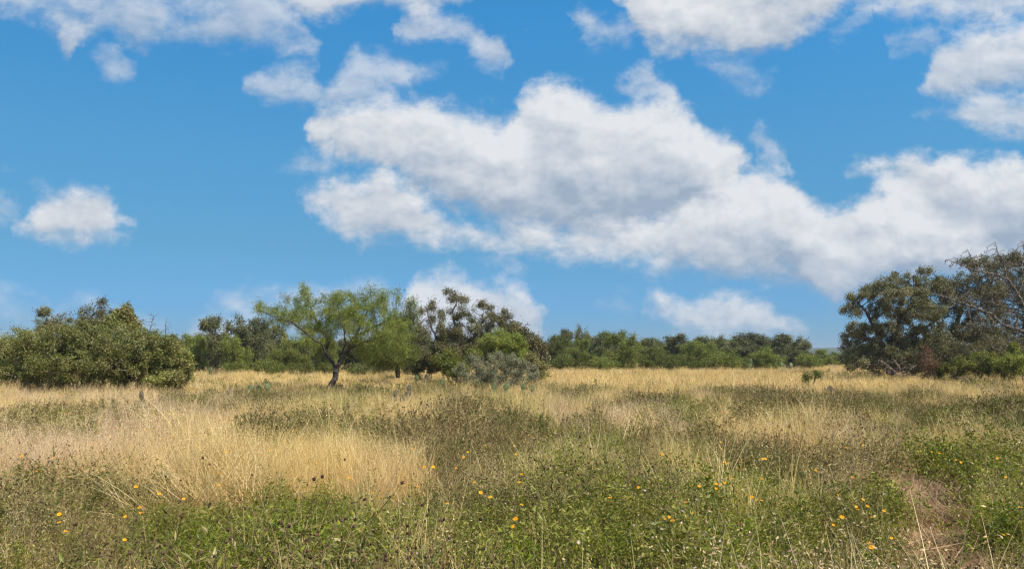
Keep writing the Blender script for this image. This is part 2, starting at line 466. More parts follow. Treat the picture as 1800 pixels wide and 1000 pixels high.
def tree(kind, base, skel, lobes, label, cat, group=None, natt=900, step=.16, tip=.008, rmax=None, leaf=(.09, .05), nleaf=30000,
         spread=.16, mat='oak', bark='bark_oak', rag=5, up=.5, droop=0., sides=6, minr=.0, crown='crown', kill=None, infl=3.0, power=2.3,
         tipmax=3.0, jitter=.12, clump=.5):
    """one tree: an Empty at its foot > trunk (with its limbs and twigs) and crown"""
    base = Vector(base)
    if rag: lobes = ragged(lobes, rag)
    L = [(np.array(c) - np.array(base), r) for c, r in lobes]
    SK = [[Vector(p) - base for p in pl] for pl in skel]
    att = in_lobes(L, natt)
    att = att[att[:, 2] > .12]
    pos, par = grow(SK, att, step, infl, kill or step * 1.6, jitter=jitter)
    r, kids = radii(par, tip, power)
    if rmax:
        k = math.log(rmax / tip) / max(1e-6, math.log(max(r[0], tip * 1.01) / tip)); r = tip * (r / tip) ** k
    root = empty(kind, base)
    tag(root, label, cat, group)
    tb = MB()
    e = np.where((par >= 0) & (r >= minr))[0]
    ra, rb = r[par[e]], r[e]
    ra = np.minimum(ra, rb * 1.6)
    big = rb > .03
    tubes(tb, pos[par[e[big]]], pos[e[big]], ra[big], rb[big], sides)
    tubes(tb, pos[par[e[~big]]], pos[e[~big]], ra[~big], rb[~big], 3)
    tb.build('trunk', M[bark], root, smooth=True)
    if nleaf:
        fine = np.where(r < tip * tipmax)[0]
        w_ = RNG.random(len(fine)) ** (clump * 3); w_ /= w_.sum()
        pick = RNG.choice(fine, nleaf, p=w_)
        P_ = pos[pick] + RNG.normal(size=(nleaf, 3)) * spread
        ok = P_[:, 2] > .05
        P_, pick = P_[ok], pick[ok]
        tn = np.clip(RNG.random(len(pos))[pick] * .45 + RNG.random(len(pick)) * .55, 0, 1)
        cb = MB()
        leaves(cb, P_, leaf[0], leaf[1], up, droop, tn)
        cb.build(crown, M[mat] if isinstance(mat, str) else mat, root)
    return root

def lob(items, Y):
    """(px, py, rx, ry[, depth offset, depth radius]) in directions of the photograph at distance Y -> ellipsoids in the world"""
    out = []
    for it in items:
        px, py, rx, ry = it[:4]
        dy = it[4] if len(it) > 4 else RNG.normal() * rx / 1413 * Y * .5
        rd = it[5] if len(it) > 5 else rx / 1413 * Y * 1.15
        k = Y / 1413
        out.append((at(px, py, Y + dy), (rx * k, rd, ry * k)))
    return out
def line(pts, Y):
    return [at(p[0], p[1], Y + (p[2] if len(p) > 2 else 0)) for p in pts]

# ------------------------------------------------------------------ the trees and shrubs one can tell apart
def gnd(px, Y): 
    p = at(px, 640, Y); return Vector((p.x, Y, 0))

# the leaning mesquite out in the grass
Y = 33.0
tree('mesquite_tree', gnd(570, Y),
     [line([(570, 697), (579, 683), (590, 662), (591, 650)], Y),
      line([(591, 650), (600, 632), (614, 612), (622, 596, .4), (640, 583, .6), (668, 570, .8), (690, 556, 1)], Y),
      line([(591, 652), (584, 636), (572, 620, -.3), (566, 605, -.5), (548, 594, -.7), (530, 578, -.8), (508, 565, -.9), (480, 556, -1), (455, 545, -1)], Y),
      line([(590, 648), (598, 625), (608, 606, -.6), (606, 585, -.9), (600, 565, -1), (595, 545, -1)], Y),
      line([(614, 612), (636, 602, -.8), (662, 594, -1.3), (690, 584, -1.7)], Y),
      line([(572, 620, -.3), (578, 600, .6), (560, 575, 1), (548, 545, 1.2), (535, 520, 1.2)], Y),
      line([(566, 605, -.5), (540, 598, -1), (515, 592, -1.2), (495, 590, -1.2)], Y),
      line([(622, 596, .4), (640, 560, 1), (655, 530, 1.2)], Y)],
     lob([(520, 548, 48, 30), (470, 542, 24, 12, 0), (535, 522, 30, 20, 0), (590, 540, 55, 34), (640, 532, 46, 30), (685, 530, 30, 26),
          (690, 572, 36, 34), (645, 585, 40, 26), (565, 572, 48, 26), (600, 515, 26, 10), (662, 615, 36, 24), (534, 504, 8, 12, 0, .4), (648, 503, 11, 12, 0, .4), (600, 508, 8, 8, 0, .4), (565, 515, 14, 10), (670, 512, 12, 9),
          (699, 507, 10, 14, 0, .5), (482, 562, 26, 9), (708, 600, 24, 34, 1), (455, 535, 10, 8, 0, .4), (625, 560, 60, 30)], Y),
     'feathery green mesquite with a dark leaning forked trunk, standing alone in the golden grass', 'tree',
     natt=1500, step=.13, tip=.0055, leaf=(.15, .019), nleaf=34000, spread=.10, mat='mesquite', bark='bark_mesquite', droop=.85, up=.2, sides=8, rmax=.12, tipmax=2.2, clump=.8)

# a second mesquite behind its right side
Y = 41.0
tree('mesquite_tree', gnd(700, Y), [line([(700, 663), (698, 640), (705, 615), (700, 590)], Y), line([(698, 640), (680, 615), (665, 600)], Y)],
     lob([(705, 575, 34, 36), (690, 618, 38, 28), (722, 545, 16, 24), (660, 625, 26, 22), (722, 620, 18, 22)], Y),
     'pale green drooping mesquite close behind the right side of the lone leaning mesquite', 'tree',
     natt=700, step=.17, tip=.007, leaf=(.17, .026), nleaf=19000, spread=.16, mat='mesquite', bark='bark_mesquite', droop=.8, up=.2, rmax=.13)

# live oak with see-through crown, centre left
Y = 46.0
tree('live_oak', gnd(800, Y),
     [line([(800, 660), (802, 630), (806, 600), (800, 575), (796, 550), (803, 530)], Y), line([(800, 645), (775, 610), (760, 580), (752, 550)], Y),
      line([(802, 630), (830, 600), (845, 575), (850, 550)], Y), line([(845, 575), (875, 560), (900, 555)], Y), line([(760, 655), (762, 620), (765, 590), (775, 560)], Y)],
     lob([(752, 542, 22, 18), (800, 524, 26, 13), (776, 552, 24, 18), (815, 548, 22, 14), (848, 540, 22, 16), (866, 556, 26, 12), (742, 580, 24, 22), (790, 585, 30, 20),
          (838, 575, 26, 18), (770, 620, 42, 28), (838, 612, 44, 30), (734, 612, 22, 28), (893, 573, 18, 9, 0), (880, 595, 24, 16), (780, 512, 10, 6, 0), (803, 513, 14, 5, 0)], Y),
     'tall open live oak with sky showing through its crown, right of the lone mesquite', 'tree',
     natt=1100, step=.2, tip=.012, leaf=(.09, .045), nleaf=46000, spread=.12, mat='oak', rmax=.2, tipmax=2.0, clump=1.1)
Y = 50.0
tree('live_oak', gnd(915, Y), [line([(915, 655), (912, 625), (905, 600), (900, 580)], Y)],
     lob([(905, 582, 26, 14), (925, 606, 28, 20), (915, 628, 40, 20), (950, 625, 18, 18), (890, 605, 20, 20)], Y),
     'small dark live oak sloping down at the right of the tall open oak', 'tree',
     natt=500, step=.22, tip=.012, leaf=(.13, .07), nleaf=17000, spread=.16, mat='oak', rmax=.14)

# shrubs in front of it
def shrub(px, Y, lobes, label, mat='bush', n=26000, leaf=(.085, .045), bark='twig', natt=700, tip=.007, spread=.09, droop=0., step=.14, name='shrub', stems=6, group=None, clump=.6, cat='shrub', tipmax=2.6, crown='crown', up=.6):
    b = gnd(px, Y)
    L = lob(lobes, Y)
    sk = []
    for i in range(stems):
        c, r = L[i % len(L)]
        foot = Vector((b.x + (c.x - b.x) * .55 + RNG.normal() * .12, b.y + (c.y - b.y) * .6 + RNG.normal() * .12, 0))
        sk.append([foot, foot.lerp(Vector(c), .5) + Vector(RNG.normal(size=3) * .12), Vector(c)])
    sk[0] = [b] + sk[0][1:]
    def root_first(sk):
        # every stem starts from a short run at the foot so that the stems stay one plant
        out = [sk[0]]
        for s_ in sk[1:]: out.append([b, (s_[0].x, s_[0].y, .04), s_[1], s_[2]])
        return out
    return tree(name, b, root_first(sk), ragged(L, 4, .36, .97), label, cat, group, rag=0, natt=natt, step=step, tip=tip, leaf=leaf, nleaf=n, spread=spread, mat=mat, bark=bark,
                droop=droop, rmax=.06, sides=5, clump=clump, tipmax=tipmax, crown=crown, up=up)

shrub(865, 36, [(835, 638, 24, 18), (812, 652, 20, 14), (872, 634, 22, 20), (865, 655, 44, 20), (915, 655, 30, 20), (900, 632, 18, 12), (935, 664, 18, 12), (925, 640, 12, 10), (845, 668, 46, 10), (890, 672, 44, 10)],
      'low silver-grey twiggy shrub standing in front of the open oak', 'grey_bush', 29000, (.06, .026), natt=1300, step=.10, stems=11, spread=.07, tip=.0075, clump=1.1)
shrub(800, 39, [(785, 632, 26, 16), (805, 645, 32, 18), (830, 622, 20, 12)], 'low yellow-green shrub at the left foot of the silver-grey shrub', 'bright_bush', 12000, (.08, .045), natt=450)
shrub(888, 42, [(880, 592, 30, 15), (905, 605, 24, 18), (860, 608, 24, 18), (888, 625, 40, 20)], 'rounded olive green shrub rising just behind the silver-grey shrub', 'mesquite', 17000, (.13, .03), droop=.5, natt=500)
shrub(950, 41, [(945, 650, 22, 20), (935, 632, 16, 14)], 'small olive shrub at the right edge of the silver-grey shrub', 'bush', 7000, (.08, .045), natt=300)

# mass of broad-leaved shrubs on the left, each its own plant
LB = 'broad-leaved shrubs of the thicket on the left'
shrub(25, 32, [(75, 600, 26, 24), (0, 625, 55, 42), (45, 600, 40, 26), (20, 655, 60, 24), (-60, 610, 60, 50), (80, 650, 40, 26)], 'dense olive thicket shrub at the left end of the meadow', n=58000, natt=2100, stems=12, tip=.0095, clump=1.0, group=LB, leaf=(.068, .038))
shrub(130, 31.5, [(182, 625, 30, 40), (110, 600, 45, 30), (150, 590, 45, 26), (120, 640, 60, 34), (160, 655, 50, 24), (90, 610, 30, 26)], 'dense olive thicket shrub below the two grey-leaved treetops', n=62000, natt=2200, stems=12, tip=.0095, clump=1.0, group=LB, leaf=(.068, .038))
shrub(235, 32, [(215, 590, 40, 26), (250, 605, 45, 28), (220, 640, 60, 36), (270, 640, 40, 30), (285, 605, 34, 20)], 'dense olive thicket shrub with grey twigs showing, right half of the thicket', n=58000, natt=2200, stems=12, tip=.0095, clump=1.0, group=LB, leaf=(.068, .038))
shrub(300, 33, [(300, 625, 34, 26), (312, 655, 30, 24), (322, 640, 18, 26), (290, 665, 34, 14)], 'lower right-hand shrub of the thicket, running down into the grass', n=22000, natt=700, stems=7, group=LB)
shrub(215, 34, [(212, 565, 20, 22), (226, 548, 9, 20, 0, .4), (236, 575, 12, 20), (195, 572, 16, 14)], 'upright olive bush rising above the right half of the thicket', 'bush', 13000, (.095, .055), natt=450, stems=5)
for (px, Y, lobes, lab) in [
    (95, 40, [(80, 552, 16, 12), (100, 558, 20, 14), (118, 552, 12, 8, 0, .5), (90, 580, 34, 18), (95, 620, 40, 30)], 'grey-leaved oak whose top shows above the thicket, left of its twin'),
    (160, 40, [(150, 548, 14, 12), (172, 540, 17, 13), (188, 548, 10, 12, 0, .5), (160, 566, 34, 16), (160, 610, 44, 34), (185, 530, 8, 5, 0, .3)], 'grey-leaved oak whose twisted top shows above the middle of the thicket')]:
    tree('live_oak', gnd(px, Y), [line([(px, 670), (px + 4, 620), (px - 4, 580), (px, 560)], Y)], lob(lobes, Y), lab, 'tree', natt=750, step=.15, tip=.009, leaf=(.085, .045),
         nleaf=15000, spread=.1, mat='oak', bark='twig', rmax=.12, tipmax=1.8, clump=1.2)

# bare saplings over the thicket
def dead(px, Y, skel, lobes, label, natt=160, step=.13, tip=.008, rmax=.07, bark='bark_dead', name='dead_sapling', cat='tree', jitter=.2, group=None):
    return tree(name, gnd(px, Y), skel, lob(lobes, Y), label, cat, group, rag=0, natt=natt, step=step, tip=tip, nleaf=0, bark=bark, rmax=rmax, jitter=jitter, minr=0)
Y = 39
dead(262, Y, [line([(262, 673), (262, 600), (265, 575), (270, 556)], Y)], [(258, 566, 16, 16, 0, .5), (272, 560, 10, 18, 0, .4)], 'thin leafless sapling poking up at the right of the upright olive bush', tip=.006, natt=140, rmax=.022)
dead(291, Y + 1, [line([(291, 670), (291, 610), (291, 580), (293, 556)], Y + 1)], [(294, 574, 14, 14, 0, .4)], 'thinnest leafless sapling, a single forked stem above the right of the thicket', tip=.006, natt=70, rmax=.018)

# the big oaks on the right
Y = 47.0
tree('live_oak', gnd(1565, Y),
     [line([(1565, 658), (1566, 630), (1572, 600), (1580, 560), (1590, 520), (1600, 490)], Y),
      line([(1566, 630), (1548, 600), (1535, 570), (1520, 545), (1500, 525)], Y),
      line([(1580, 560), (1610, 530), (1640, 505)], Y), line([(1572, 600), (1615, 585), (1650, 560), (1670, 530)], Y),
      line([(1548, 600), (1520, 595), (1495, 585)], Y)],
     lob([(1515, 518, 34, 13), (1498, 545, 22, 16), (1505, 580, 28, 20), (1545, 510, 40, 18), (1580, 492, 30, 15), (1613, 478, 20, 12), (1620, 505, 34, 22), (1560, 545, 50, 26),
          (1615, 545, 48, 28), (1545, 585, 50, 26), (1600, 590, 50, 28), (1510, 618, 36, 24), (1560, 625, 50, 20), (1650, 500, 24, 20), (1500, 640, 26, 16), (1490, 600, 18, 24), (1530, 640, 40, 16), (1580, 645, 40, 12), (1645, 600, 44, 36), (1575, 520, 60, 24), (1482, 548, 8, 7, 0, .4), (1540, 498, 12, 7, 0, .5)], Y),
     'broad dark live oak with low spreading branches, leftmost of the oaks at the right', 'tree',
     natt=2600, step=.19, tip=.0125, leaf=(.10, .045), nleaf=84000, spread=.11, mat='oak', rmax=.26, tipmax=1.9, clump=.9, sides=8)
Y = 50.0
tree('live_oak', gnd(1690, Y),
     [line([(1690, 658), (1688, 620), (1680, 580), (1690, 540), (1700, 505)], Y), line([(1688, 620), (1660, 590), (1645, 560)], Y), line([(1680, 580), (1715, 550), (1735, 520)], Y)],
     lob([(1660, 500, 28, 18), (1695, 492, 28, 16), (1640, 540, 40, 30), (1700, 515, 60, 20), (1640, 480, 14, 10, 0, .6), (1720, 462, 34, 14), (1770, 455, 30, 16), (1735, 478, 30, 18), (1740, 505, 34, 26), (1680, 535, 50, 26), (1735, 550, 40, 30), (1670, 585, 44, 26), (1720, 600, 44, 30), (1670, 620, 50, 22), (1725, 632, 50, 20)], Y),
     'live oak with a thin see-through crown behind the bare grey limbs', 'tree',
     natt=2800, step=.19, tip=.0145, leaf=(.10, .045), nleaf=66000, spread=.13, mat='oak', rmax=.24, tipmax=1.9, clump=1.0, sides=8)
Y = 52.0
tree('live_oak', gnd(1810, Y),
     [line([(1810, 656), (1808, 620), (1800, 580), (1810, 540), (1815, 500)], Y), line([(1808, 620), (1840, 580), (1870, 550)], Y)],
     lob([(1790, 480, 34, 26), (1830, 465, 40, 26), (1770, 470, 20, 14), (1785, 550, 34, 34), (1750, 520, 40, 30), (1790, 515, 40, 26), (1730, 580, 40, 30), (1840, 540, 60, 40), (1790, 605, 40, 36), (1850, 610, 70, 36), (1890, 540, 40, 40)], Y),
     'live oak cut off by the right edge of the view', 'tree',
     natt=2300, step=.2, tip=.014, leaf=(.11, .05), nleaf=76000, spread=.14, mat='oak', rmax=.26, tipmax=1.9, clump=1.0, sides=8)
Y = 44.0
dead(1835, Y, [line([(1835, 664), (1832, 630), (1822, 600), (1806, 585), (1785, 577), (1760, 570), (1745, 552), (1718, 542), (1690, 532), (1660, 521), (1640, 516)], Y),
               line([(1822, 600), (1812, 560), (1796, 530), (1782, 505), (1770, 490), (1748, 482), (1720, 478), (1700, 470), (1680, 462), (1664, 456)], Y),
               line([(1796, 530), (1790, 515), (1800, 490), (1795, 470), (1800, 445), (1798, 425)], Y),
               line([(1770, 490), (1764, 465), (1755, 445), (1748, 424)], Y),
               line([(1720, 478), (1708, 455), (1700, 438)], Y),
               line([(1832, 630), (1800, 610), (1775, 605), (1760, 616), (1745, 612)], Y),
               line([(1785, 577), (1790, 555), (1770, 540), (1750, 535)], Y)],
     [(1745, 455, 30, 22, 0, .8), (1700, 462, 34, 20, 0, .8), (1780, 470, 30, 34, 0, 1), (1700, 525, 50, 22, 0, 1), (1655, 520, 22, 16, 0, .5), (1750, 520, 44, 34, 0, 1.2), (1790, 540, 40, 40, 0, 1.2),
      (1665, 460, 12, 10, 0, .4), (1800, 430, 18, 14, 0, .5), (1770, 590, 40, 26, 0, 1), (1720, 570, 30, 20)],
     'dead grey tree with bare crooked limbs reaching in from the right edge', natt=3600, step=.12, tip=.0125, rmax=.10, name='dead_tree', jitter=.3)
shrub(1610, 46.5, [(1600, 635, 34, 18), (1640, 628, 30, 20), (1570, 642, 26, 12)], 'brown twiggy undergrowth beneath the leftmost big oak', 'oak', 13000, (.085, .04), natt=900, stems=8, tip=.009)
shrub(1740, 46.5, [(1700, 622, 34, 22), (1745, 612, 36, 26), (1790, 615, 36, 26)], 'brown twiggy undergrowth beneath the thin see-through oak', 'oak', 14000, (.085, .04), natt=1000, stems=8, tip=.009)
shrub(746, 47, [(735, 638, 24, 18), (760, 640, 24, 16)], 'dark low shrub under the left side of the tall open oak', 'oak_far', 8000, (.10, .055), natt=400)
shrub(1790, 41, [(1780, 640, 30, 18), (1805, 628, 34, 20), (1830, 645, 34, 22), (1760, 650, 16, 12)], 'dark glossy green bush at the foot of the trees by the right edge', 'bright_bush', 26000, (.09, .055), natt=700)
shrub(1700, 44, [(1670, 645, 24, 12), (1700, 640, 26, 16), (1735, 632, 22, 18), (1725, 648, 24, 10)], 'straggling yellow-green shrub under the dead limbs', 'bright_bush', 11000, (.09, .045), natt=450, clump=1.)
shrub(1655, 45, [(1650, 648, 18, 10), (1640, 640, 14, 10)], 'small yellowish shrub between the dead brown shrub and the straggling green one', 'bright_bush', 4500, (.08, .045), natt=200)
shrub(1632, 44.5, [(1628, 615, 12, 12), (1636, 635, 18, 18)], 'upright reddish-brown withered shrub below the big oak', 'dry_leaf', 3800, (.07, .035), natt=300, clump=1.)
dead(1578, 43.5, [line([(1590, 668), (1575, 655), (1558, 640), (1545, 632)], 43.5), line([(1590, 666), (1580, 645), (1570, 630)], 43.5), line([(1590, 666), (1600, 650), (1612, 640)], 43.5)],
     [(1560, 642, 26, 14, 0, .8), (1590, 648, 24, 14, 0, .8), (1575, 655, 30, 8, 0, .8)], 'tangled heap of dead brush at the foot of the leftmost big oak', natt=420, step=.1, tip=.009, rmax=.04, bark='twig', name='brush_pile', cat='dead brush', jitter=.4)
shrub(1425, 38, [(1418, 662, 10, 7, 0, .3), (1435, 657, 10, 6, 0, .3)], 'small sparse green bush alone in the golden grass left of the big oaks', 'mesquite_far', 1500, (.07, .035), natt=160, stems=3, step=.1)
dead(1705, 36, [line([(1705, 672), (1695, 664), (1680, 662)], 36), line([(1705, 672), (1712, 664)], 36)], [(1692, 665, 14, 5, 0, .4)], 'small dead branch lying in the grass before the big oaks', natt=60, step=.08, tip=.007, rmax=.03, name='fallen_branch', cat='branch', bark='twig')
dead(628, 48, [line([(628, 668), (630, 655), (634, 645), (640, 640)], 48), line([(630, 655), (622, 648)], 48)], [(636, 645, 14, 8, 0, .4), (650, 650, 12, 6, 0, .4)], 'small bare grey bush under the trees right of the lone mesquite', natt=90, step=.1, tip=.008, rmax=.03, name='bare_bush', cat='shrub', bark='bark_dead')

# ---- the line of trees closing the meadow: a few grown kinds, then one copied tree per tree seen
def proto(kind, h, wdt, mat, leaf, nleaf, bark, droop=0., clump=.8, trunk=.25, natt=420, tall=False):
    L = []
    for k in range(7):
        a = RNG.uniform(0, 6.28); rr = RNG.uniform(.25, .75) * wdt
        z = RNG.uniform(.42 if not tall else .5, .82) * h
        L.append(((math.cos(a) * rr, math.sin(a) * rr, z), (wdt * .42, wdt * .42, h * RNG.uniform(.12, .2))))
    L.append(((0, 0, h * .86), (wdt * .4, wdt * .4, h * .14)))
    L.append(((0, 0, h * .35), (wdt * .75, wdt * .75, h * .3)))
    if not tall: L.append(((0, 0, h * .2), (wdt * .85, wdt * .85, h * .2)))
    sk = [[(0, 0, 0), (RNG.normal() * .1, 0, h * .2), (RNG.normal() * .2, RNG.normal() * .2, h * .45)]]
    return tree(kind, (0, 0, 0), sk, L, natt=natt, label=None, cat=None, step=.24, tip=.014, leaf=leaf, nleaf=nleaf, spread=.18, mat=mat, bark=bark, droop=droop, rmax=.14,
                sides=5, clump=clump, tipmax=2.2)
PROTO = {'m': [proto('mesquite_tree', 4.0, 2.1, 'mesquite_far', (.24, .045), 11000, 'bark_mesquite', .7) for _ in range(3)],
         'o': [proto('live_oak', 4.2, 1.9, 'oak_far', (.15, .08), 11000, 'bark_oak', clump=1.1) for _ in range(4)],
         't': [proto('live_oak', 5.0, 1.6, 'oak_far', (.15, .08), 8000, 'bark_oak', clump=1.3, tall=True) for _ in range(2)],
         'y': [proto('mesquite_tree', 3.0, 2.2, 'mesquite', (.22, .045), 11000, 'bark_mesquite', .6) for _ in range(2)]}
used = set(); turn = dict.fromkeys(PROTO, 0)
def put(kind, px, top, half, Y, label):
    src = PROTO[kind][turn[kind] % len(PROTO[kind])]; turn[kind] += 1
    h0, w0 = {'m': (4.0, 2.45), 'o': (4.2, 2.2), 't': (5.0, 1.9), 'y': (3.0, 2.5)}[kind]
    if src.name in used:
        o = src.copy(); COL.objects.link(o)
        for ch in src.children:
            c = ch.copy(); COL.objects.link(c); c.parent = o
    else: o = src; used.add(src.name)
    h = at(px, top, Y).z * 1.13; wd = half * 1.3 * Y / 1413
    o.location = gnd(px, Y)
    o.scale = (wd / w0, wd / w0, h / h0)
    o.rotation_euler = (0, 0, RNG.uniform(0, 6.28))
    tag(o, label, 'tree', 'trees along the far edge of the meadow')
LINE = [
 ('m', 345, 592, 32, 66, 'rounded green mesquite just past the right end of the thicket'),
 ('t', 380, 562, 29, 64, 'slender dark oak, left one of the two slim treetops left of the lone mesquite'),
 ('t', 419, 563, 29, 65, 'slender dark oak, right one of the two slim treetops left of the lone mesquite'),
 ('m', 412, 592, 30, 60, 'low green mesquite with dark stems below the two slim oak tops'),
 ('o', 455, 568, 30, 68, 'dark oak between the slim treetops and the lone mesquite'),
 ('o', 482, 576, 26, 72, 'dark oak behind the left branch tips of the lone mesquite'),
 ('m', 505, 602, 34, 64, 'green mesquite low behind the left limbs of the lone mesquite'),
 ('o', 540, 596, 34, 66, 'dark green oak directly behind the fork of the lone mesquite'),
 ('m', 572, 602, 30, 62, 'green mesquite seen between the limbs of the lone mesquite'),
 ('o', 622, 600, 36, 66, 'dark oak seen low behind the right limbs of the lone mesquite'),
 ('o', 668, 590, 34, 60, 'dark oak in the shade behind the pale drooping mesquite'),
 ('o', 724, 590, 30, 56, 'dark oak filling the gap between the drooping mesquite and the tall open oak'),
 ('m', 975, 590, 28, 80, 'green mesquite first in the far row right of the silver-grey shrub'),
 ('t', 990, 583, 18, 84, 'narrow dark oak top right of the silver-grey shrub'),
 ('t', 1020, 579, 18, 86, 'narrow feathery treetop, tallest in the far row right of the silver-grey shrub'),
 ('m', 1022, 600, 30, 78, 'dull green mesquite below the tallest narrow treetop'),
 ('o', 1052, 594, 28, 82, 'dark oak between the tallest narrow treetop and the big green mesquite'),
 ('m', 1095, 587, 36, 76, 'big fresh green mesquite, broadest of the middle of the far row'),
 ('t', 1147, 597, 18, 92, 'small dark oak top with sky on both sides in the far row'),
 ('m', 1146, 611, 30, 80, 'low bright green mesquite below the small dark oak top'),
 ('o', 1192, 594, 34, 90, 'dark oak behind the round light green mesquite, on its left'),
 ('y', 1226, 604, 33, 80, 'round light green mesquite with a dark double stem'),
 ('o', 1232, 597, 30, 94, 'dark oak behind the round light green mesquite, on its right'),
 ('t', 1267, 594, 22, 86, 'peaked dark oak in the middle of the far row'),
 ('o', 1280, 612, 36, 84, 'low grey-green oak beside the peaked dark oak'),
 ('o', 1338, 596, 34, 92, 'brownish oak at the left of the yellow-green mesquite'),
 ('t', 1372, 591, 30, 94, 'brownish thin-topped oak above the yellow-green mesquite'),
 ('y', 1350, 612, 34, 80, 'yellow-green mesquite, brightest tree of the far row'),
 ('o', 1318, 613, 26, 84, 'dark low oak at the left foot of the brightest mesquite'),
 ('t', 1408, 597, 24, 88, 'dark oak nearest the gap where the hills show'),
 ('o', 1398, 618, 26, 84, 'low dark oak at the foot of the oak nearest the gap'),
 ('m', 1447, 617, 30, 100, 'low green mesquite under the hills, left one of the pair'),
 ('m', 1485, 618, 30, 102, 'low green mesquite under the hills, right one of the pair'),
 ('m', -60, 590, 60, 60, 'green mesquite beyond the left edge, behind the thicket'),
 ('m', 1660, 600, 60, 75, 'mesquite glimpsed behind the stems of the big oaks'),
 ('o', 1760, 590, 60, 80, 'oak glimpsed behind the dead tree'),
]
for kind, px, top, half, Y, lab in LINE: put(kind, px, top, half, Y, lab)
low_ = [(1000, 632, 26, 74, 'left of the big fresh green mesquite'), (1060, 630, 24, 72, 'under the big fresh green mesquite'), (1180, 628, 26, 76, 'left of the round light green mesquite'),
        (1270, 628, 30, 74, 'right of the round light green mesquite'), (1300, 630, 22, 76, 'between the peaked dark oak and the brightest mesquite'), (1420, 631, 24, 82, 'under the oak nearest the gap'),
        (470, 632, 26, 58, 'left of the lone mesquite trunk'), (640, 634, 24, 54, 'right of the lone mesquite trunk'), (530, 634, 24, 56, 'just left of the lone mesquite fork')]
s0 = None
for px, top, half, Y, where in low_:
    if s0 is None:
        s0 = shrub(px, Y, [(px, 634, 26, 12, 0), (px - 14, 640, 20, 9, 0), (px + 12, 640, 20, 9, 0)], None, 'mesquite_far', 5000, (.14, .06), natt=260, stems=5, step=.2, spread=.16); o = s0; k0 = half * Y
    else:
        o = s0.copy(); COL.objects.link(o)
        for ch in s0.children:
            c = ch.copy(); COL.objects.link(c); c.parent = o
        o.location = gnd(px, Y); o.scale = (half * Y / k0,) * 3; o.rotation_euler = (0, 0, RNG.uniform(0, 6.28))
    tag(o, 'low scrubby bush under the far trees, ' + where, 'shrub', 'low bushes at the foot of the far trees')

# ------------------------------------------------------------------ ground and hills
def ground():
    m, T = new_mat('dry_soil')
    pos = T.n('ShaderNodeNewGeometry').outputs['Position']
    a = T.noise(pos, .5, 6, .65).outputs[0]; b = T.noise(pos, 9, 5, .7).outputs[0]
    c = ramp(T, T.m('ADD', T.m('MULTIPLY', a, .6), T.m('MULTIPLY', b, .4)), [(.3, (.13, .085, .04)), (.5, (.25, .17, .085)), (.65, (.40, .29, .15))])
    dist = T.n('ShaderNodeVectorMath', operation='LENGTH', ins={0: pos}).outputs['Value']
    far = T.rng(dist, 120, 300, 0, 1)
    c = T.mix(far, c, (.07, .085, .035))
    bp = T.n('ShaderNodeBump', ins={'Strength': .6, 'Distance': .03, 'Height': b})
    p = T.n('ShaderNodeBsdfPrincipled', ins={'Base Color': c, 'Roughness': 1.0, 'Specular IOR Level': .1, 'Normal': bp.outputs[0]})
    T.t.links.new(p.outputs[0], T.n('ShaderNodeOutputMaterial').inputs[0])
    R = [0, 2, 4, 7, 10, 14, 20, 28, 40, 55, 75, 100, 150, 250, 500, 1000, 2000, 4000]
    K = 96
    V = [(0, 0, 0)]; Fc3, Fc4 = [], []
    for r in R[1:]:
        for k in range(K):
            t = 2 * math.pi * k / K
            V.append((r * math.sin(t), r * math.cos(t), 0))
    for k in range(K): Fc3.append((0, 1 + (k + 1) % K, 1 + k))
    for i in range(len(R) - 2):
        for k in range(K):
            a_, b_ = 1 + i * K + k, 1 + i * K + (k + 1) % K
            Fc4.append((a_, b_, b_ + K, a_ + K))
    me = bpy.data.meshes.new('ground'); me.from_pydata(V, [], Fc3 + Fc4); me.materials.append(m)
    o = bpy.data.objects.new('ground', me); COL.objects.link(o); tag(o, kind='structure')
ground()

def hills():
    m, T = new_mat('wooded_hill')
    pos = T.n('ShaderNodeNewGeometry').outputs['Position']
    a = T.noise(pos, .05, 4, .7).outputs[0]
    c = ramp(T, a, [(.35, (.03, .045, .02)), (.65, (.10, .12, .05))])
    p = T.n('ShaderNodeBsdfPrincipled', ins={'Base Color': c, 'Roughness': 1.0, 'Specular IOR Level': 0})
    T.t.links.new(p.outputs[0], T.n('ShaderNodeOutputMaterial').inputs[0])
    n, rows = 900, 14
    xs = np.linspace(-1900, 2500, n)
    V = []
    for j in range(rows):
        f = j / (rows - 1)
        y = 1500 + 500 * f
        for x in xs:
            h = 3.5 + 2 * mnoise.noise((x / 420, 3, f * .4)) + 2 * mnoise.noise((x / 140, 9, f))
            h += 10.5 * max(0, min(1, (x - 470) / 110))
            h = max(h, 2) * math.sin(math.pi * min(1, f * .9 + .02)) ** .6
            h += (2.4 * abs(mnoise.noise((x / 16, f * 60, 1))) + 1.6 * abs(mnoise.noise((x / 6, f * 90, 5)))) if 0 < j < rows - 1 else -h - .3
            V.append((x, y, h))
    Fc = [(j * n + i, j * n + i + 1, (j + 1) * n + i + 1, (j + 1) * n + i) for j in range(rows - 1) for i in range(n - 1)]
    me = bpy.data.meshes.new('hills'); me.from_pydata(V, [], Fc); me.materials.append(m)
    o = bpy.data.objects.new('hills', me); COL.objects.link(o); tag(o, kind='structure')
hills()

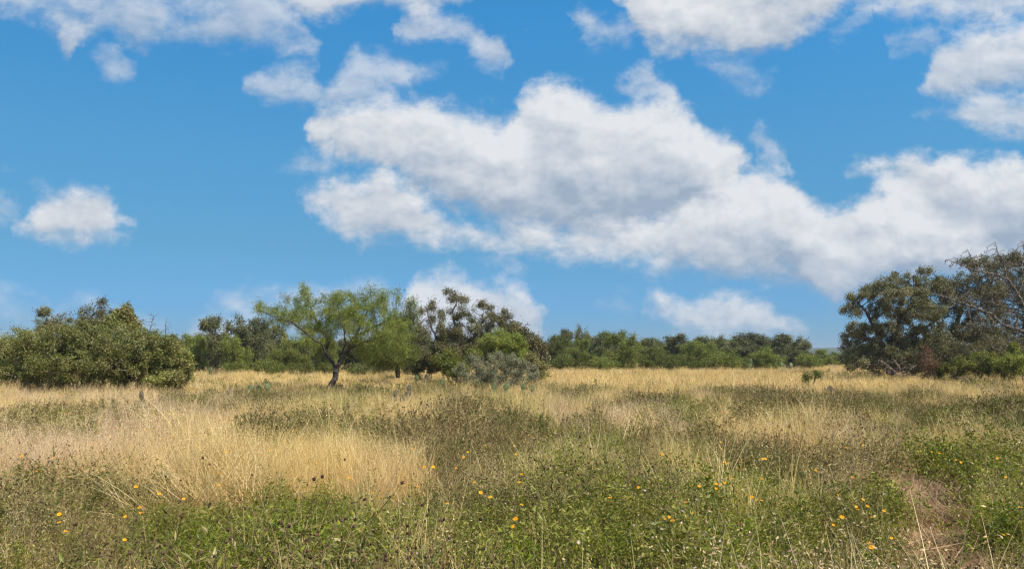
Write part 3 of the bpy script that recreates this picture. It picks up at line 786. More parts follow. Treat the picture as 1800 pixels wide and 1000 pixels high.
# ------------------------------------------------------------------ meadow: what grows where
# (photo x, y, half width, half height, tilt, kind, weight) of patches, thrown onto the ground
# kinds: g green forbs, w dark seed-headed weeds, s straw-gold grass, p pinkish beige grass, y yellow-green grass, m matted dead grass
PATCH = [
 # far strip: gold with dull low patches
 (900, 655, 1600, 22, 0, 's', 3.0), (1200, 672, 420, 16, 0, 's', 3.0), (1650, 672, 250, 14, 0, 's', 1.6),
 (560, 692, 85, 10, 0, 'w', 3.0), (540, 690, 60, 8, 0, 'g', 1.6), (655, 690, 30, 10, 0, 'w', 2.2), (462, 708, 34, 14, 0, 'w', 3.2), (385, 695, 60, 10, 0, 'w', 1.8), (690, 700, 130, 12, 0, 'y', 2.4),
 (620, 705, 60, 10, 0, 'y', 2.0), (790, 682, 60, 9, 0, 'w', 1.6), (1000, 686, 46, 9, 0, 'w', 3.0), (1445, 655, 42, 3.5, 0, 'w', 6.0), (1060, 690, 30, 8, 0, 'p', 2.), (150, 700, 200, 12, 0, 'p', 2.4), (330, 670, 60, 16, 0, 's', 2),  # the thinnest weed strip imitates the shadow streak left of the big oaks
 (920, 705, 60, 18, -20, 'y', 2.6), (890, 720, 36, 18, -20, 's', 2.0), (1270, 655, 60, 5, 0, 'y', 1.5), (1100, 655, 60, 5, 0, 'y', 1.2), (1690, 690, 120, 9, 0, 'y', 1.6), (1750, 680, 90, 8, 0, 'w', 1.5),
 # middle: dark weeds, gold clearings
 (850, 728, 80, 18, 0, 'w', 2.2), (840, 740, 80, 14, 0, 'g', 1.6), (920, 760, 90, 24, 0, 'w', 2.6), (1170, 712, 105, 18, 0, 'w', 3.6), (1190, 730, 70, 10, 0, 'g', 3.0), (1340, 700, 95, 20, 0, 'w', 3.6), (1330, 725, 80, 12, 0, 'g', 1.6), (1320, 690, 90, 8, 0, 'p', 2.0),
 (1540, 715, 60, 20, 0, 'w', 3.0), (1620, 765, 90, 30, 0, 'w', 2.4), (1610, 770, 70, 24, 0, 'g', 2.2), (1740, 720, 90, 28, 0, 'w', 3.0), (1610, 706, 50, 10, 8, 's', 4.0), (1660, 700, 60, 8, 0, 'p', 1.6), (1460, 720, 50, 34, 0, 'y', 1.6), (1460, 700, 50, 16, 0, 's', 1.6),
 (485, 768, 75, 20, 0, 'w', 3.8), (560, 750, 70, 14, 0, 'w', 1.8), (430, 742, 80, 13, 0, 's', 4.0), (640, 735, 90, 12, 0, 's', 2.4), (650, 715, 90, 10, 0, 'y', 2.0), (720, 742, 50, 10, 0, 'p', 2.0), (250, 735, 160, 14, 0, 'p', 2.6), (110, 745, 70, 12, 0, 'g', .9),
 (330, 720, 60, 12, 0, 'w', 1.4), (60, 730, 90, 14, 0, 'w', 1.0), (140, 790, 200, 32, 0, 'p', 3.6), (60, 820, 120, 26, 0, 'p', 2.0), (380, 800, 150, 32, 0, 's', 4.2), (560, 810, 120, 38, 12, 's', 4.0), (650, 830, 90, 26, 0, 's', 2.6), (700, 770, 90, 22, 0, 'w', 1.6), (700, 790, 80, 24, 0, 'y', 1.4),
 (1120, 737, 80, 11, 0, 'p', 5.0), (1190, 752, 60, 7, 0, 'p', 3.4), (1320, 765, 75, 28, 0, 's', 3.4), (1390, 745, 70, 26, 0, 's', 2.0), (1000, 735, 36, 20, 0, 'p', 2.0), (1030, 755, 80, 24, 0, 'g', 1.8), (1000, 790, 100, 30, 0, 'g', 2.2), (1000, 790, 100, 30, 0, 'y', 2.2), (900, 830, 130, 34, 0, 'y', 1.8), (860, 810, 110, 30, 0, 'w', 1.4),
 (1190, 830, 60, 44, 25, 's', 2.6), (1170, 800, 80, 30, 25, 'y', 2.6), (1110, 800, 60, 30, 0, 'w', 1.6), (1420, 800, 90, 30, 0, 'w', 2.2), (1300, 810, 80, 24, 0, 'w', 1.8), (1500, 760, 60, 24, 0, 's', 1.4), (1520, 760, 70, 20, 0, 'p', 1.4),
 (1740, 785, 70, 20, 8, 's', 3.8), (1770, 815, 60, 20, 8, 's', 2.4), (1690, 815, 60, 30, 0, 'g', 2.4), (1690, 860, 50, 26, 0, 'g', 1.4),
 # near
 (90, 900, 160, 50, 0, 'g', 1.5), (90, 910, 180, 60, 0, 'w', 1.8), (100, 960, 180, 50, 0, 'w', 1.2), (300, 880, 120, 36, 0, 'g', 2.6), (300, 880, 120, 36, 0, 'w', 1.4), (470, 900, 150, 45, 0, 'g', 4.6), (480, 960, 220, 60, 0, 'g', 4.4), (640, 890, 110, 36, 0, 'g', 2.6), (640, 880, 110, 36, 0, 'y', 1.2),
 (800, 900, 140, 50, 0, 'g', 2.4), (800, 880, 120, 40, 0, 'w', 2.0), (820, 960, 160, 50, 0, 'g', 2.6), (760, 985, 80, 20, 0, 'm', 1.2), (980, 870, 90, 40, 0, 'g', 2.6), (1050, 930, 150, 60, 0, 'g', 4.0), (980, 970, 50, 24, 0, 'm', 1.6), (1180, 900, 100, 40, 0, 'g', 2.0), (1180, 880, 90, 40, 0, 'y', 1.8),
 (1300, 860, 110, 36, 0, 'g', 3.4), (1420, 850, 100, 34, 0, 'g', 4.0), (1400, 890, 60, 16, 0, 'm', 2.2), (1480, 960, 140, 50, 0, 'g', 4.6), (1320, 960, 110, 50, 0, 'g', 2.4), (1320, 960, 110, 50, 0, 'w', 1.6), (1360, 920, 40, 14, 0, 'm', 1.4),
 (1570, 790, 50, 14, 20, 'm', 9), (1600, 822, 50, 22, 40, 'm', 13), (1615, 850, 50, 24, 40, 'm', 14), (1635, 885, 50, 24, 40, 'm', 14), (1650, 925, 56, 28, 30, 'm', 14), (1660, 970, 62, 36, 20, 'm', 13), (1570, 830, 26, 20, 0, 'm', 5), (1720, 890, 60, 20, 0, 'm', 3.5), (1760, 870, 50, 16, 0, 'p', 2),
 (1790, 940, 70, 40, 0, 'g', 6.0), (1800, 990, 70, 40, 0, 'g', 6.0), (1560, 870, 40, 40, 0, 'w', 2.0),
]
PATCH += [(1620, 735, 240, 44, 0, 'w', 2.0), (1620, 740, 200, 34, 0, 'g', 1.0), (1400, 790, 120, 24, 0, 'g', 1.2), (1100, 770, 160, 26, 0, 'w', 1.2), (470, 930, 200, 60, 0, 'g', 1.5), (900, 1120, 1300, 150, 0, 'g', 1.7), (900, 1120, 1300, 130, 0, 'w', 2.2), (900, 1120, 1300, 130, 0, 's', .6), (1100, 860, 300, 60, 0, 'w', 1.6), (1100, 850, 260, 60, 0, 'y', 1.3)]
PA = np.array([(x, y, rx, ry, math.radians(a), wt_) for x, y, rx, ry, a, k, wt_ in PATCH])
PK = np.array(['gwspym'.index(k) for *_, k, _ in PATCH])
# ground points -> photograph
def project(x, y, z):
    c, s = math.cos(PITCH), math.sin(PITCH)
    zz = z - EYE
    f = y * c + zz * s; u = -y * s + zz * c
    return 900 + 1413 * x / f, 500 - 1413 * u / f
# each patch becomes an ellipse on the ground itself
def unproject(px, py, z):
    vx, vy = (px - 900) / 1413, (500 - py) / 1413
    c, s = math.cos(PITCH), math.sin(PITCH)
    dx, dy, dz = vx, c - vy * s, s + vy * c
    t = (z - EYE) / np.minimum(dz, -1e-4)
    return dx * t, dy * t
HT = {0: .3, 1: .35, 2: .35, 3: .35, 4: .3, 5: .05}
PA[:, 5] *= np.array([1.2, 1.4, 1.0, 1.0, 1.0, .55])[PK]
PX, PY = unproject(PA[:, 0], PA[:, 1], np.array([HT[k] for k in PK]))
ya = np.maximum(PA[:, 1] - PA[:, 3], 636.); yb = PA[:, 1] + PA[:, 3]
_, Ya = unproject(PA[:, 0], ya, .3); _, Yb = unproject(PA[:, 0], yb, .3)
PYc, PRy = (Ya + Yb) / 2, np.abs(Ya - Yb) / 2
PRx = PA[:, 2] / 1413 * PYc
PXc = (PA[:, 0] - 900) / 1413 * PYc
def kinds_at(x, y):
    """weights of the six kinds at ground points"""
    n = len(x); Wt = np.zeros((n, 6))
    nz = np.array([mnoise.noise((a * .55, b * .55, 0)) + .6 * mnoise.noise((a * 1.7, b * 1.7, 4)) for a, b in zip(x, y)])
    nx = np.array([mnoise.noise((a * .8, b * .8, 7)) for a, b in zip(x, y)])
    base = np.array([.35, .5, .5, .5, .35, .05])
    Wt += base
    Wt[:, 2] += np.clip(-nz, 0, 1) * .8; Wt[:, 0] += np.clip(nz, 0, 1) * .8; Wt[:, 3] += np.clip(nx, 0, 1) * .8
    for i in range(len(PK)):
        r2 = ((x - PXc[i] + nx * PRx[i] * .35) / PRx[i]) ** 2 + ((y - PYc[i] + nz * PRy[i] * .3) / PRy[i]) ** 2
        Wt[:, PK[i]] += PA[i, 5] * np.exp(-(r2 ** 1.6) * .8)
    for k in range(5):
        Wt[:, k] *= np.exp(np.array([mnoise.noise((a * 1.1, b * 1.1, 60 + k * 7)) for a, b in zip(x, y)]) * 1.8)
    Wt[:, 5] *= (Wt[:, 5] > .5)
    Wt[:, :5] *= np.clip(1 - (Wt[:, 5:6] - 2) / 6, .2, 1)
    Wt[y > 45, 0] *= .35; Wt[y > 50, 1] *= .6
    return Wt ** 2.1

# ------------------------------------------------------------------ meadow plants
M['straw'] = leaf_mat('straw_grass', [(0, (.52, .34, .10)), (.5, (.78, .57, .21)), (.9, (.90, .71, .33)), (1, (.92, .82, .50))], .3, .6, .25, tcol=(1.05, 1., .8),
                      patch=[(0, (.44, .29, .10)), (.5, (.70, .50, .21)), (1, (.86, .68, .38))], pscale=.35, vary=.12)
M['pink'] = leaf_mat('beige_grass', [(0, (.46, .32, .20)), (.5, (.70, .49, .31)), (1, (.85, .66, .46))], .3, .7, .15, tcol=(1.05, .98, .85),
                     patch=[(0, (.52, .36, .19)), (.5, (.70, .52, .29)), (1, (.80, .66, .42))], pscale=.5, vary=.12)
M['ygrass'] = leaf_mat('yellow_green_grass', [(0, (.24, .24, .055)), (.5, (.44, .40, .12)), (1, (.64, .54, .22))], .35, .6, .2, tcol=(1.1, 1.05, .6),
                       patch=[(0, (.34, .28, .09)), (.5, (.56, .46, .18)), (1, (.72, .60, .3))], pscale=.6)
M['forb'] = leaf_mat('green_forb_leaf', [(0, (.07, .105, .008)), (.4, (.175, .225, .018)), (.8, (.33, .355, .032)), (.95, (.52, .47, .08)), (1, (.62, .50, .20))], .38, .45, .4,
                     patch=[(0, (.09, .10, .015)), (.5, (.21, .205, .035)), (.85, (.36, .31, .07)), (1, (.58, .42, .20))], pscale=.8, vary=.3)
M['weed'] = leaf_mat('dull_weed_leaf', [(0, (.10, .125, .025)), (.5, (.19, .21, .05)), (.9, (.33, .30, .10)), (1, (.48, .38, .2))], .3, .6, .2,
                     patch=[(0, (.15, .13, .04)), (.5, (.27, .225, .08)), (1, (.46, .35, .18))], pscale=.5)
M['stem'] = leaf_mat('brown_stem', [(0, (.17, .12, .05)), (1, (.40, .29, .14))], .1, .7, .1)
M['head'] = leaf_mat('dark_seed_head', [(0, (.035, .02, .013)), (1, (.13, .075, .045))], 0, .8, .1)
M['fluff'] = leaf_mat('pale_dry_flower', [(0, (.45, .33, .28)), (1, (.68, .56, .48))], .2, .8, .1, tcol=(1, 1, 1))
M['litter'] = leaf_mat('dead_grass', [(0, (.30, .19, .10)), (.5, (.44, .28, .135)), (1, (.66, .47, .26))], .15, .7, .15, patch=[(0, (.24, .15, .095)), (1, (.50, .34, .20))], pscale=1.2)
M['petal'] = leaf_mat('orange_petal', [(0, (.82, .32, .01)), (1, (.92, .50, .012))], .2, .5, .2, vary=.12, tcol=(1.1, .9, .4))
M['disc'] = leaf_mat('flower_disc', [(0, (.45, .15, .01)), (1, (.6, .25, .02))], 0, .7, .1)
M['cactus'] = leaf_mat('cactus_pad_skin', [(0, (.06, .085, .028)), (.5, (.085, .115, .04)), (1, (.22, .24, .09))], 0, .55, .35, vary=.2)
M['cactus_dry'] = leaf_mat('withered_cactus_pad_skin', [(0, (.07, .065, .045)), (1, (.13, .115, .085))], 0, .8, .15, vary=.2)
M['spine'] = leaf_mat('cactus_spine', [(0, (.4, .35, .25)), (1, (.6, .55, .42))], 0, .7, .1)

MEADOW = ['straw', 'pink', 'ygrass', 'forb', 'weed', 'stem', 'head', 'fluff', 'litter']
MI = {k: i for i, k in enumerate(MEADOW)}
MM = [M[k] for k in MEADOW]
SRC = bpy.data.collections.new('meadow_plants')           # sources only; the meadow objects scatter them
SRCS = {}
def src(key, mb):
    o = bpy.data.objects.new('plant_%s' % key, mb.mesh('plant_%s' % key, MM)); SRCS[key] = o
def disk(n, r): 
    a = RNG.uniform(0, 6.283, n); d = r * np.sqrt(RNG.random(n))
    return np.stack([np.cos(a) * d, np.sin(a) * d, np.zeros(n)], 1)
def octa(mb, c, r, mat, sy=1.3):
    n = len(c)
    o = np.array([(1, 0, 0), (0, 1, 0), (-1, 0, 0), (0, -1, 0), (0, 0, sy), (0, 0, -sy)], float)
    V = c[:, None] + o[None] * np.asarray(r)[:, None, None]
    f = np.array([(0, 1, 4), (1, 2, 4), (2, 3, 4), (3, 0, 4), (1, 0, 5), (2, 1, 5), (3, 2, 5), (0, 3, 5)])
    mb.add(V.reshape(-1, 3), (np.arange(n)[:, None, None] * 6 + f[None]).reshape(-1, 3), np.repeat(RNG.random(n), 8), mat)

def tuft(mat, n, h, wd, r, segs, heads=0, hs=.01, lean=.3, bias=0.0, fuzz=.02, curlm=.55, stalks=0):
    mb = MB()
    az = RNG.uniform(0, 6.283, n)
    hh = h * RNG.uniform(.45, 1.15, n)
    C = ribbons(mb, disk(n, r), az, hh, np.full(n, wd), np.abs(RNG.normal(0, lean, n)), np.abs(RNG.normal(curlm, .35, n)), segs, mat=MI[mat])
    if heads:
        pick = np.argsort(-hh)[:max(3, n // 4)]
        P_ = []
        for i in pick:
            t = RNG.uniform(.62, 1.0, heads)[:, None] * segs
            k = np.clip(t.astype(int), 0, segs - 1)
            P_.append(C[i][k[:, 0]] + (C[i][k[:, 0] + 1] - C[i][k[:, 0]]) * (t - k))
        P_ = np.concatenate(P_) + RNG.normal(size=(len(pick) * heads, 3)) * fuzz
        leaves(mb, P_, hs, hs * .4, .1, 0, mat=MI[mat])
    if stalks:
        ribbons(mb, disk(stalks, r), RNG.uniform(0, 6.283, stalks), h * RNG.uniform(1.1, 1.5, stalks), np.full(stalks, wd * 1.2), np.abs(RNG.normal(.15, .15, stalks)), np.full(stalks, .35), segs, tint=RNG.uniform(.7, 1, stalks), mat=MI['straw'])
    return mb
def forb(n, h, r, per, leaf, segs=4, wide=.3, mat='forb', fl=0, stemw=.004):
    mb = MB()
    az = RNG.uniform(0, 6.283, n); hh = h * RNG.uniform(.6, 1.15, n)
    C = ribbons(mb, disk(n, r), az, hh, np.full(n, stemw), np.abs(RNG.normal(.3, .2, n)), np.abs(RNG.normal(.25, .2, n)), segs, mat=MI['stem'], tint=RNG.uniform(0, .6, n))
    t = RNG.uniform(.12, 1.0, (n, per)) * segs
    k = np.clip(t.astype(int), 0, segs - 1)
    P_ = np.take_along_axis(C, k[:, :, None], 1); Q = np.take_along_axis(C, (k + 1)[:, :, None], 1)
    P_ = (P_ + (Q - P_) * (t - k)[:, :, None]).reshape(-1, 3)
    a = RNG.uniform(0, 6.283, n * per)
    ax = np.stack([np.cos(a), np.sin(a), RNG.uniform(.2, 1.3, n * per)], 1)
    P_ += RNG.normal(size=P_.shape) * .012
    base_t = np.repeat(RNG.random(n) * .5, per) + RNG.random(n * per) * .5
    leaves(mb, P_, leaf, leaf * wide, .45, 0, base_t, MI[mat], axis=ax, fold=.25)
    if fl:
        i = RNG.integers(0, n, fl); P_ = C[i, -1] + RNG.normal(size=(fl, 3)) * .02
        leaves(mb, P_, .02, .012, .8, 0, mat=MI['fluff'])
    return mb
def weed(n, h, r, heads, hr, per=5, segs=4, leafl=.03, stemw=.003, nl=3):
    mb = MB()
    az = RNG.uniform(0, 6.283, n); hh = h * RNG.uniform(.6, 1.15, n)
    C = ribbons(mb, disk(n, r), az, hh, np.full(n, stemw), np.abs(RNG.normal(.15, .12, n)), np.abs(RNG.normal(.2, .15, n)), segs, mat=MI['stem'])
    i = np.repeat(np.arange(n), per); t = RNG.uniform(.1, .8, n * per) * segs; k = np.clip(t.astype(int), 0, segs - 1)
    P_ = C[i, k] + (C[i, k + 1] - C[i, k]) * (t - k)[:, None]
    a = RNG.uniform(0, 6.283, n * per)
    leaves(mb, P_, leafl, leafl * .25, .7, 0, mat=MI['weed'], axis=np.stack([np.cos(a), np.sin(a), RNG.uniform(.3, 1.5, n * per)], 1))
    # branching top with dark heads
    m_ = n * heads
    i = np.repeat(np.arange(n), heads)
    A = C[i, -2]; B = C[i, -1] + np.stack([RNG.normal(0, .05, m_), RNG.normal(0, .05, m_), RNG.normal(0, .035, m_)], 1)
    tubes(mb, A, B, np.full(m_, stemw * .35), np.full(m_, stemw * .3), 3, mat=MI['stem'])
    octa(mb, B, hr * RNG.uniform(.7, 1.3, m_), MI['head'])
    return mb
def mat_litter(n, ln, wd, r, segs=3):
    mb = MB()
    a0 = RNG.uniform(0, 6.283)
    b = disk(n, r); b[:, 2] = RNG.uniform(.0, .07, n)
    ribbons(mb, b, a0 + RNG.normal(0, .7, n), ln * RNG.uniform(.5, 1.2, n), np.full(n, wd), RNG.uniform(1.1, 1.6, n), RNG.normal(0, .3, n), segs, mat=MI['litter'])
    return mb

NV = 4
for v in range(NV):
    # near
    src('s0%d' % v, tuft('straw', 60, .55, .0035, .11, 5, heads=10, hs=.012, stalks=2))
    src('p0%d' % v, tuft('pink', 46, .55, .0028, .11, 5, heads=22, hs=.011, fuzz=.035))
    src('y0%d' % v, tuft('ygrass', 60, .42, .004, .10, 4, heads=3, hs=.014, stalks=2))
    src('g0%d' % v, forb(15, (.40, .5, .34, .44)[v], .13, 30, (.032, .036, .038, .024)[v], wide=(.26, .34, .16, .40)[v], fl=v % 2))
    src('w0%d' % v, weed(12, .50, .13, 1 + v % 2, .0055, per=24, leafl=.040))
    src('m0%d' % v, mat_litter(90, (.30, .22, .4, .26)[v], (.005, .009, .004, .006)[v], .22))
    # middle distance
    src('s1%d' % v, tuft('straw', 46, .58, .007, .2, 3, heads=6, hs=.022, fuzz=.03, stalks=1))
    src('p1%d' % v, tuft('pink', 36, .55, .006, .2, 3, heads=14, hs=.018, fuzz=.05))
    src('y1%d' % v, tuft('ygrass', 46, .45, .008, .2, 3, heads=2, hs=.02, stalks=1))
    src('g1%d' % v, forb(16, .42, .24, 14, .055, segs=3, stemw=.006))
    src('w1%d' % v, weed(18, .52, .24, 1, .0075, per=26, segs=3, leafl=.06, stemw=.005))
    src('m1%d' % v, mat_litter(170, .4, .008, .3))
    # far
    src('s2%d' % v, tuft('straw', 60, .55, .016, .6, 2, heads=2, hs=.05, fuzz=.06, lean=.3))
    src('p2%d' % v, tuft('pink', 50, .52, .015, .6, 2, heads=4, hs=.04, fuzz=.1, lean=.3))
    src('y2%d' % v, tuft('ygrass', 60, .42, .018, .6, 2, lean=.3))
    src('g2%d' % v, forb(26, .40, .6, 8, .12, segs=2, stemw=.01))
    src('w2%d' % v, weed(30, .5, .6, 1, .013, per=22, segs=2, leafl=.12, stemw=.01))
    src('m2%d' % v, mat_litter(50, .5, .02, .6))

def scatter(name, keys, pos, rot, scl, idx, mat=None):
    """one object: a cloud of points carrying the source plants"""
    c = bpy.data.collections.new('plants_of_' + name)
    for k in sorted(keys): c.objects.link(SRCS[k])
    me = bpy.data.meshes.new(name)
    me.vertices.add(len(pos)); me.vertices.foreach_set('co', pos.astype(np.float32).ravel())
    for nm, ty, arr, key in (('rot', 'FLOAT_VECTOR', rot, 'vector'), ('scl', 'FLOAT_VECTOR', scl, 'vector'), ('idx', 'INT', idx, 'value')):
        a = me.attributes.new(nm, ty, 'POINT'); a.data.foreach_set(key, np.ascontiguousarray(arr).ravel())
    o = bpy.data.objects.new(name, me); COL.objects.link(o)
    t = bpy.data.node_groups.new(name + '_scatter', 'GeometryNodeTree')
    t.interface.new_socket('Geometry', in_out='INPUT', socket_type='NodeSocketGeometry')
    t.interface.new_socket('Geometry', in_out='OUTPUT', socket_type='NodeSocketGeometry')
    G = NT(t)
    gi = G.n('NodeGroupInput'); go = G.n('NodeGroupOutput')
    ci = G.n('GeometryNodeCollectionInfo', ins={'Collection': c, 'Separate Children': True, 'Reset Children': True})
    def at_(nm, ty): return G.n('GeometryNodeInputNamedAttribute', data_type=ty, ins={'Name': nm}).outputs['Attribute']
    ip = G.n('GeometryNodeInstanceOnPoints', ins={'Points': gi.outputs[0], 'Instance': ci.outputs[0], 'Pick Instance': True,
             'Instance Index': at_('idx', 'INT'), 'Scale': at_('scl', 'FLOAT_VECTOR')})
    e2r = G.n('FunctionNodeEulerToRotation', ins={0: at_('rot', 'FLOAT_VECTOR')})
    t.links.new(e2r.outputs[0], ip.inputs['Rotation'])
    t.links.new(ip.outputs[0], go.inputs[0])
    md = o.modifiers.new('scatter', 'NODES'); md.node_group = t
    return o

def wedge(y0, y1, dens, extra=1.5, side=1.12):
    """random ground points between two distances, a little wider than the view on both sides"""
    xm = y1 * (900 / 1413) * side + extra
    n = int(dens * 2 * xm * (y1 - y0))
    x = RNG.uniform(-xm, xm, n); y = RNG.uniform(y0, y1, n)
    k = np.abs(x) < y * (900 / 1413) * side + extra
    return x[k], y[k]
NAMES = {0: ('green_forbs', 'plants'), 1: ('seed_headed_weeds', 'weeds'), 2: ('straw_grass', 'grass'), 3: ('beige_grass', 'grass'), 4: ('yellow_green_grass', 'grass'), 5: ('matted_dead_grass', 'grass')}
LABELS = {0: 'leafy green wild plants covering the near part of the meadow', 1: 'dull brown-green weeds with dark seed heads growing in patches', 2: 'tall straw-gold dry grass over the open meadow',
          3: 'airy pinkish beige dry grass at the left and middle of the meadow', 4: 'pale yellow-green grass between the gold and the green', 5: 'flattened dead grass along the worn track at lower right'}

# ------------------------------------------------------------------ prickly pears in the grass
def pad_mesh(name, mat_):
    mb = MB(); n, k = 14, 9
    V = []
    for j in range(k + 1):
        t = j / k; z = t
        r = (math.sin(math.pi * t ** .8) ** .62) * .42 if 0 < j < k else .03
        for i in range(n):
            a = 2 * math.pi * i / n
            V.append((r * math.cos(a), r * .17 * math.sin(a) * (1.1 - .3 * t) * 1.6, z))
    F_ = [(j * n + i, j * n + (i + 1) % n, (j + 1) * n + (i + 1) % n, (j + 1) * n + i) for j in range(k) for i in range(n)]
    V = np.array(V); mb.add(V, F_, .5)
    n = 46
    z = RNG.uniform(.15, .97, n); r = (np.sin(np.pi * z ** .8) ** .62) * .42; u = RNG.uniform(-.95, .95, n)
    A = np.stack([u * r, np.where(RNG.random(n) < .5, 1, -1) * .11 * r / .42 * np.sqrt(1 - u * u), z], 1)
    tubes(mb, A, A + RNG.normal(size=(n, 3)) * .07 * np.array([.6, 1.4, .6]), np.full(n, .008), np.full(n, .002), 3, mat=1)
    return mb
PAD = {False: pad_mesh('pad', 0).mesh('pad', [M['cactus'], M['spine']], True), True: pad_mesh('pad', 0).mesh('pad', [M['cactus_dry'], M['spine']], True)}
CLEAR = []
def cactus(px, Y, pads, label, dry=False):
    """pads: (x, z, width, height, tilt, turn) in metres from the foot"""
    g0 = gnd(px, Y)
    r = empty('prickly_pear', g0); tag(r, label, 'cactus', 'prickly pears in the grass')
    for x, z, wd, h, tilt, turn in pads:
        z, wd, h = z * 1.12, wd * 1.0, h * 1.12
        p = bpy.data.objects.new('pad', PAD[dry]); COL.objects.link(p); p.parent = r
        p.location = (x, RNG.normal() * .06, z); p.scale = (wd / .84, wd / .84, h); p.rotation_euler = (RNG.normal() * .15, tilt, turn)
    CLEAR.append((g0.x, g0.y))
cactus(253, 26, [(0, .0, .24, .26, .05, .3), (.02, .22, .17, .26, 0, .2)], 'lone dark prickly pear pad standing in beige grass below the thicket', True)
cactus(249, 25.2, [(0, 0, .3, .2, 0, .2)], 'pale low prickly pear pad just in front of the lone dark one')
cactus(405, 30, [(-.12, 0, .22, .28, -.2, .3), (.08, 0, .2, .24, .3, -.4), (0, .18, .2, .24, .1, .1)], 'small dark prickly pear clump, left of the bigger clump before the lone mesquite', True)
cactus(456, 32, [(-.35, 0, .26, .32, -.2, .2), (-.3, .22, .26, .24, -.1, 0), (0, 0, .28, .3, 0, .4), (.03, .22, .26, .24, .1, -.2), (.3, 0, .26, .32, .2, .2), (.3, .24, .25, .26, .15, .5)], 'widest prickly pear clump, four rounded pads left of the lone mesquite')
cactus(778, 36, [(-.1, 0, .26, .3, -.2, .2), (.06, 0, .24, .26, .2, .1), (.0, .24, .28, .32, .05, .3), (-.1, .2, .2, .2, -.4, 0)], 'tallest green prickly pear, left of the foot of the silver-grey shrub')
cactus(733, 43, [(0, 0, .28, .3, .1, .2), (0, .26, .24, .26, 0, .1)], 'small prickly pear, left of the pair behind the tallest one')
cactus(750, 44, [(0, 0, .28, .34, -.1, .3), (0, .28, .26, .28, 0, -.2)], 'small prickly pear, right of the pair behind the tallest one', True)
cactus(719, 33, [(0, 0, .24, .26, .1, .2), (0, .2, .22, .22, .1, 0)], 'single faded prickly pear in yellow-green grass below the drooping mesquite', True)
cactus(700, 29, [(-.1, 0, .22, .28, -.2, .2), (.12, 0, .22, .26, .3, .1), (-.05, .2, .2, .2, -.1, .1)], 'low withered prickly pear, left one in the middle of the meadow', True)
cactus(712, 29.4, [(0, 0, .24, .3, .3, .2), (.1, .16, .2, .2, .4, .1)], 'low withered prickly pear, right one in the middle of the meadow', True)
cactus(868, 33, [(0, 0, .26, .3, -.1, .2), (0, .22, .24, .26, .05, .3)], 'pale green prickly pear just below the silver-grey shrub, left one')
cactus(889, 33, [(0, 0, .26, .3, .1, .1), (0, .22, .24, .26, .1, .2)], 'pale green prickly pear just below the silver-grey shrub, right one')
cactus(919, 32.5, [(0, 0, .22, .26, -.1, .2), (0, .22, .2, .26, .1, .3)], 'small dark green round prickly pear in bright yellow grass, left of two')
cactus(935, 32, [(0, 0, .24, .26, .1, .2), (0, .2, .24, .26, .1, .1)], 'small dark green round prickly pear in bright yellow grass, right of two')
cactus(1458, 34, [(-.1, 0, .26, .24, -.4, .2), (.1, 0, .26, .26, .4, .1), (0, .1, .26, .26, 0, .1)], 'brown withered prickly pear mound in the gold grass left of the big oaks', True)
cactus(1318, 74, [(0, 0, .4, .5, 0, .2), (0, .4, .4, .45, .1, .1), (.05, .75, .36, .45, 0, .1)], 'tall pale prickly pear at the foot of the far trees')
cactus(1374, 78, [(-.3, 0, .4, .5, -.2, .2), (.2, 0, .4, .5, .2, .1), (0, .4, .4, .45, .1, .1)], 'pale prickly pear below the yellow-green mesquite, left one')
cactus(1390, 77, [(0, 0, .4, .5, -.2, .2), (0, .4, .4, .4, .1, .1)], 'pale prickly pear below the yellow-green mesquite, right one')
cactus(1422, 82, [(0, 0, .35, .6, 0, .2), (0, .5, .3, .4, 0, .1)], 'narrow pale prickly pear standing alone near the gap under the hills')
cactus(370, 60, [(-.5, 0, .4, .4, -.2, .2), (0, 0, .4, .4, .1, .1), (.4, 0, .4, .38, .2, .1), (0, .3, .36, .36, 0, 0)], 'spreading prickly pear at the foot of the trees right of the thicket')

# ------------------------------------------------------------------ orange wildflowers, each one seen in the photograph
FL = [(121,726),(149,746),(173,740),(201,741),(28,756),(204,755),(209,754),(156,764),(193,767),(164,779),(217,795),(38,801),(94,804),(65,828),(32,828),(123,837),(283,805),(235,819),
 (385,831),(385,852),(485,834),(280,848),(280,867),(239,855),(283,882),(323,876),(245,891),(248,901),(220,907),(104,903),(104,917),(116,933),(219,948),(446,770),(448,775),(476,791),(382,771),
 (410,760),(463,767),(398,793),(428,804),(497,777),(291,728),(307,766),(255,754),(555,812),(515,757),(725,788),(706,773),(646,806),(626,848),(607,835),(614,839),(655,865),(658,901),(683,860),
 (696,835),(670,873),(733,854),(718,849),(768,854),(746,820),(762,820),(786,884),(806,761),(822,794),(815,803),(802,822),(827,829),(834,847),(845,865),(862,873),(853,782),(842,775),(848,767),
 (906,911),(901,925),(904,783),(920,776),(930,764),(907,798),(917,833),(913,847),(917,886),(1138,800),(1165,798),(1122,856),(1072,874),(1074,831),(1041,762),(1029,757),(1062,771),(1016,777),
 (1028,785),(1269,815),(1273,812),(1279,814),(1304,812),(1307,824),(1279,839),(1287,840),(1244,833),(1245,837),(1259,850),(1259,858),(1274,848),(1229,854),(1205,882),(1313,869),(1321,873),
 (1330,878),(1339,879),(1219,900),(1168,911),(1176,908),(1182,914),(1340,841),(1341,806),(1346,806),(1267,777),(1347,793),(1210,768),(1318,808),(1476,800),(1487,786),(1517,782),(1498,838),
 (1434,826),(1465,922),(1480,908),(1535,908),(1508,895),(1505,890),(1525,889),(1567,945),(1554,897),(1638,794),(1651,796),(1680,808),(1689,812),(1667,777),(1755,752),(1753,805),(1768,838),
 (1794,891),(1764,939),(1532,961),(1473,869),(1517,877),(1527,953)]
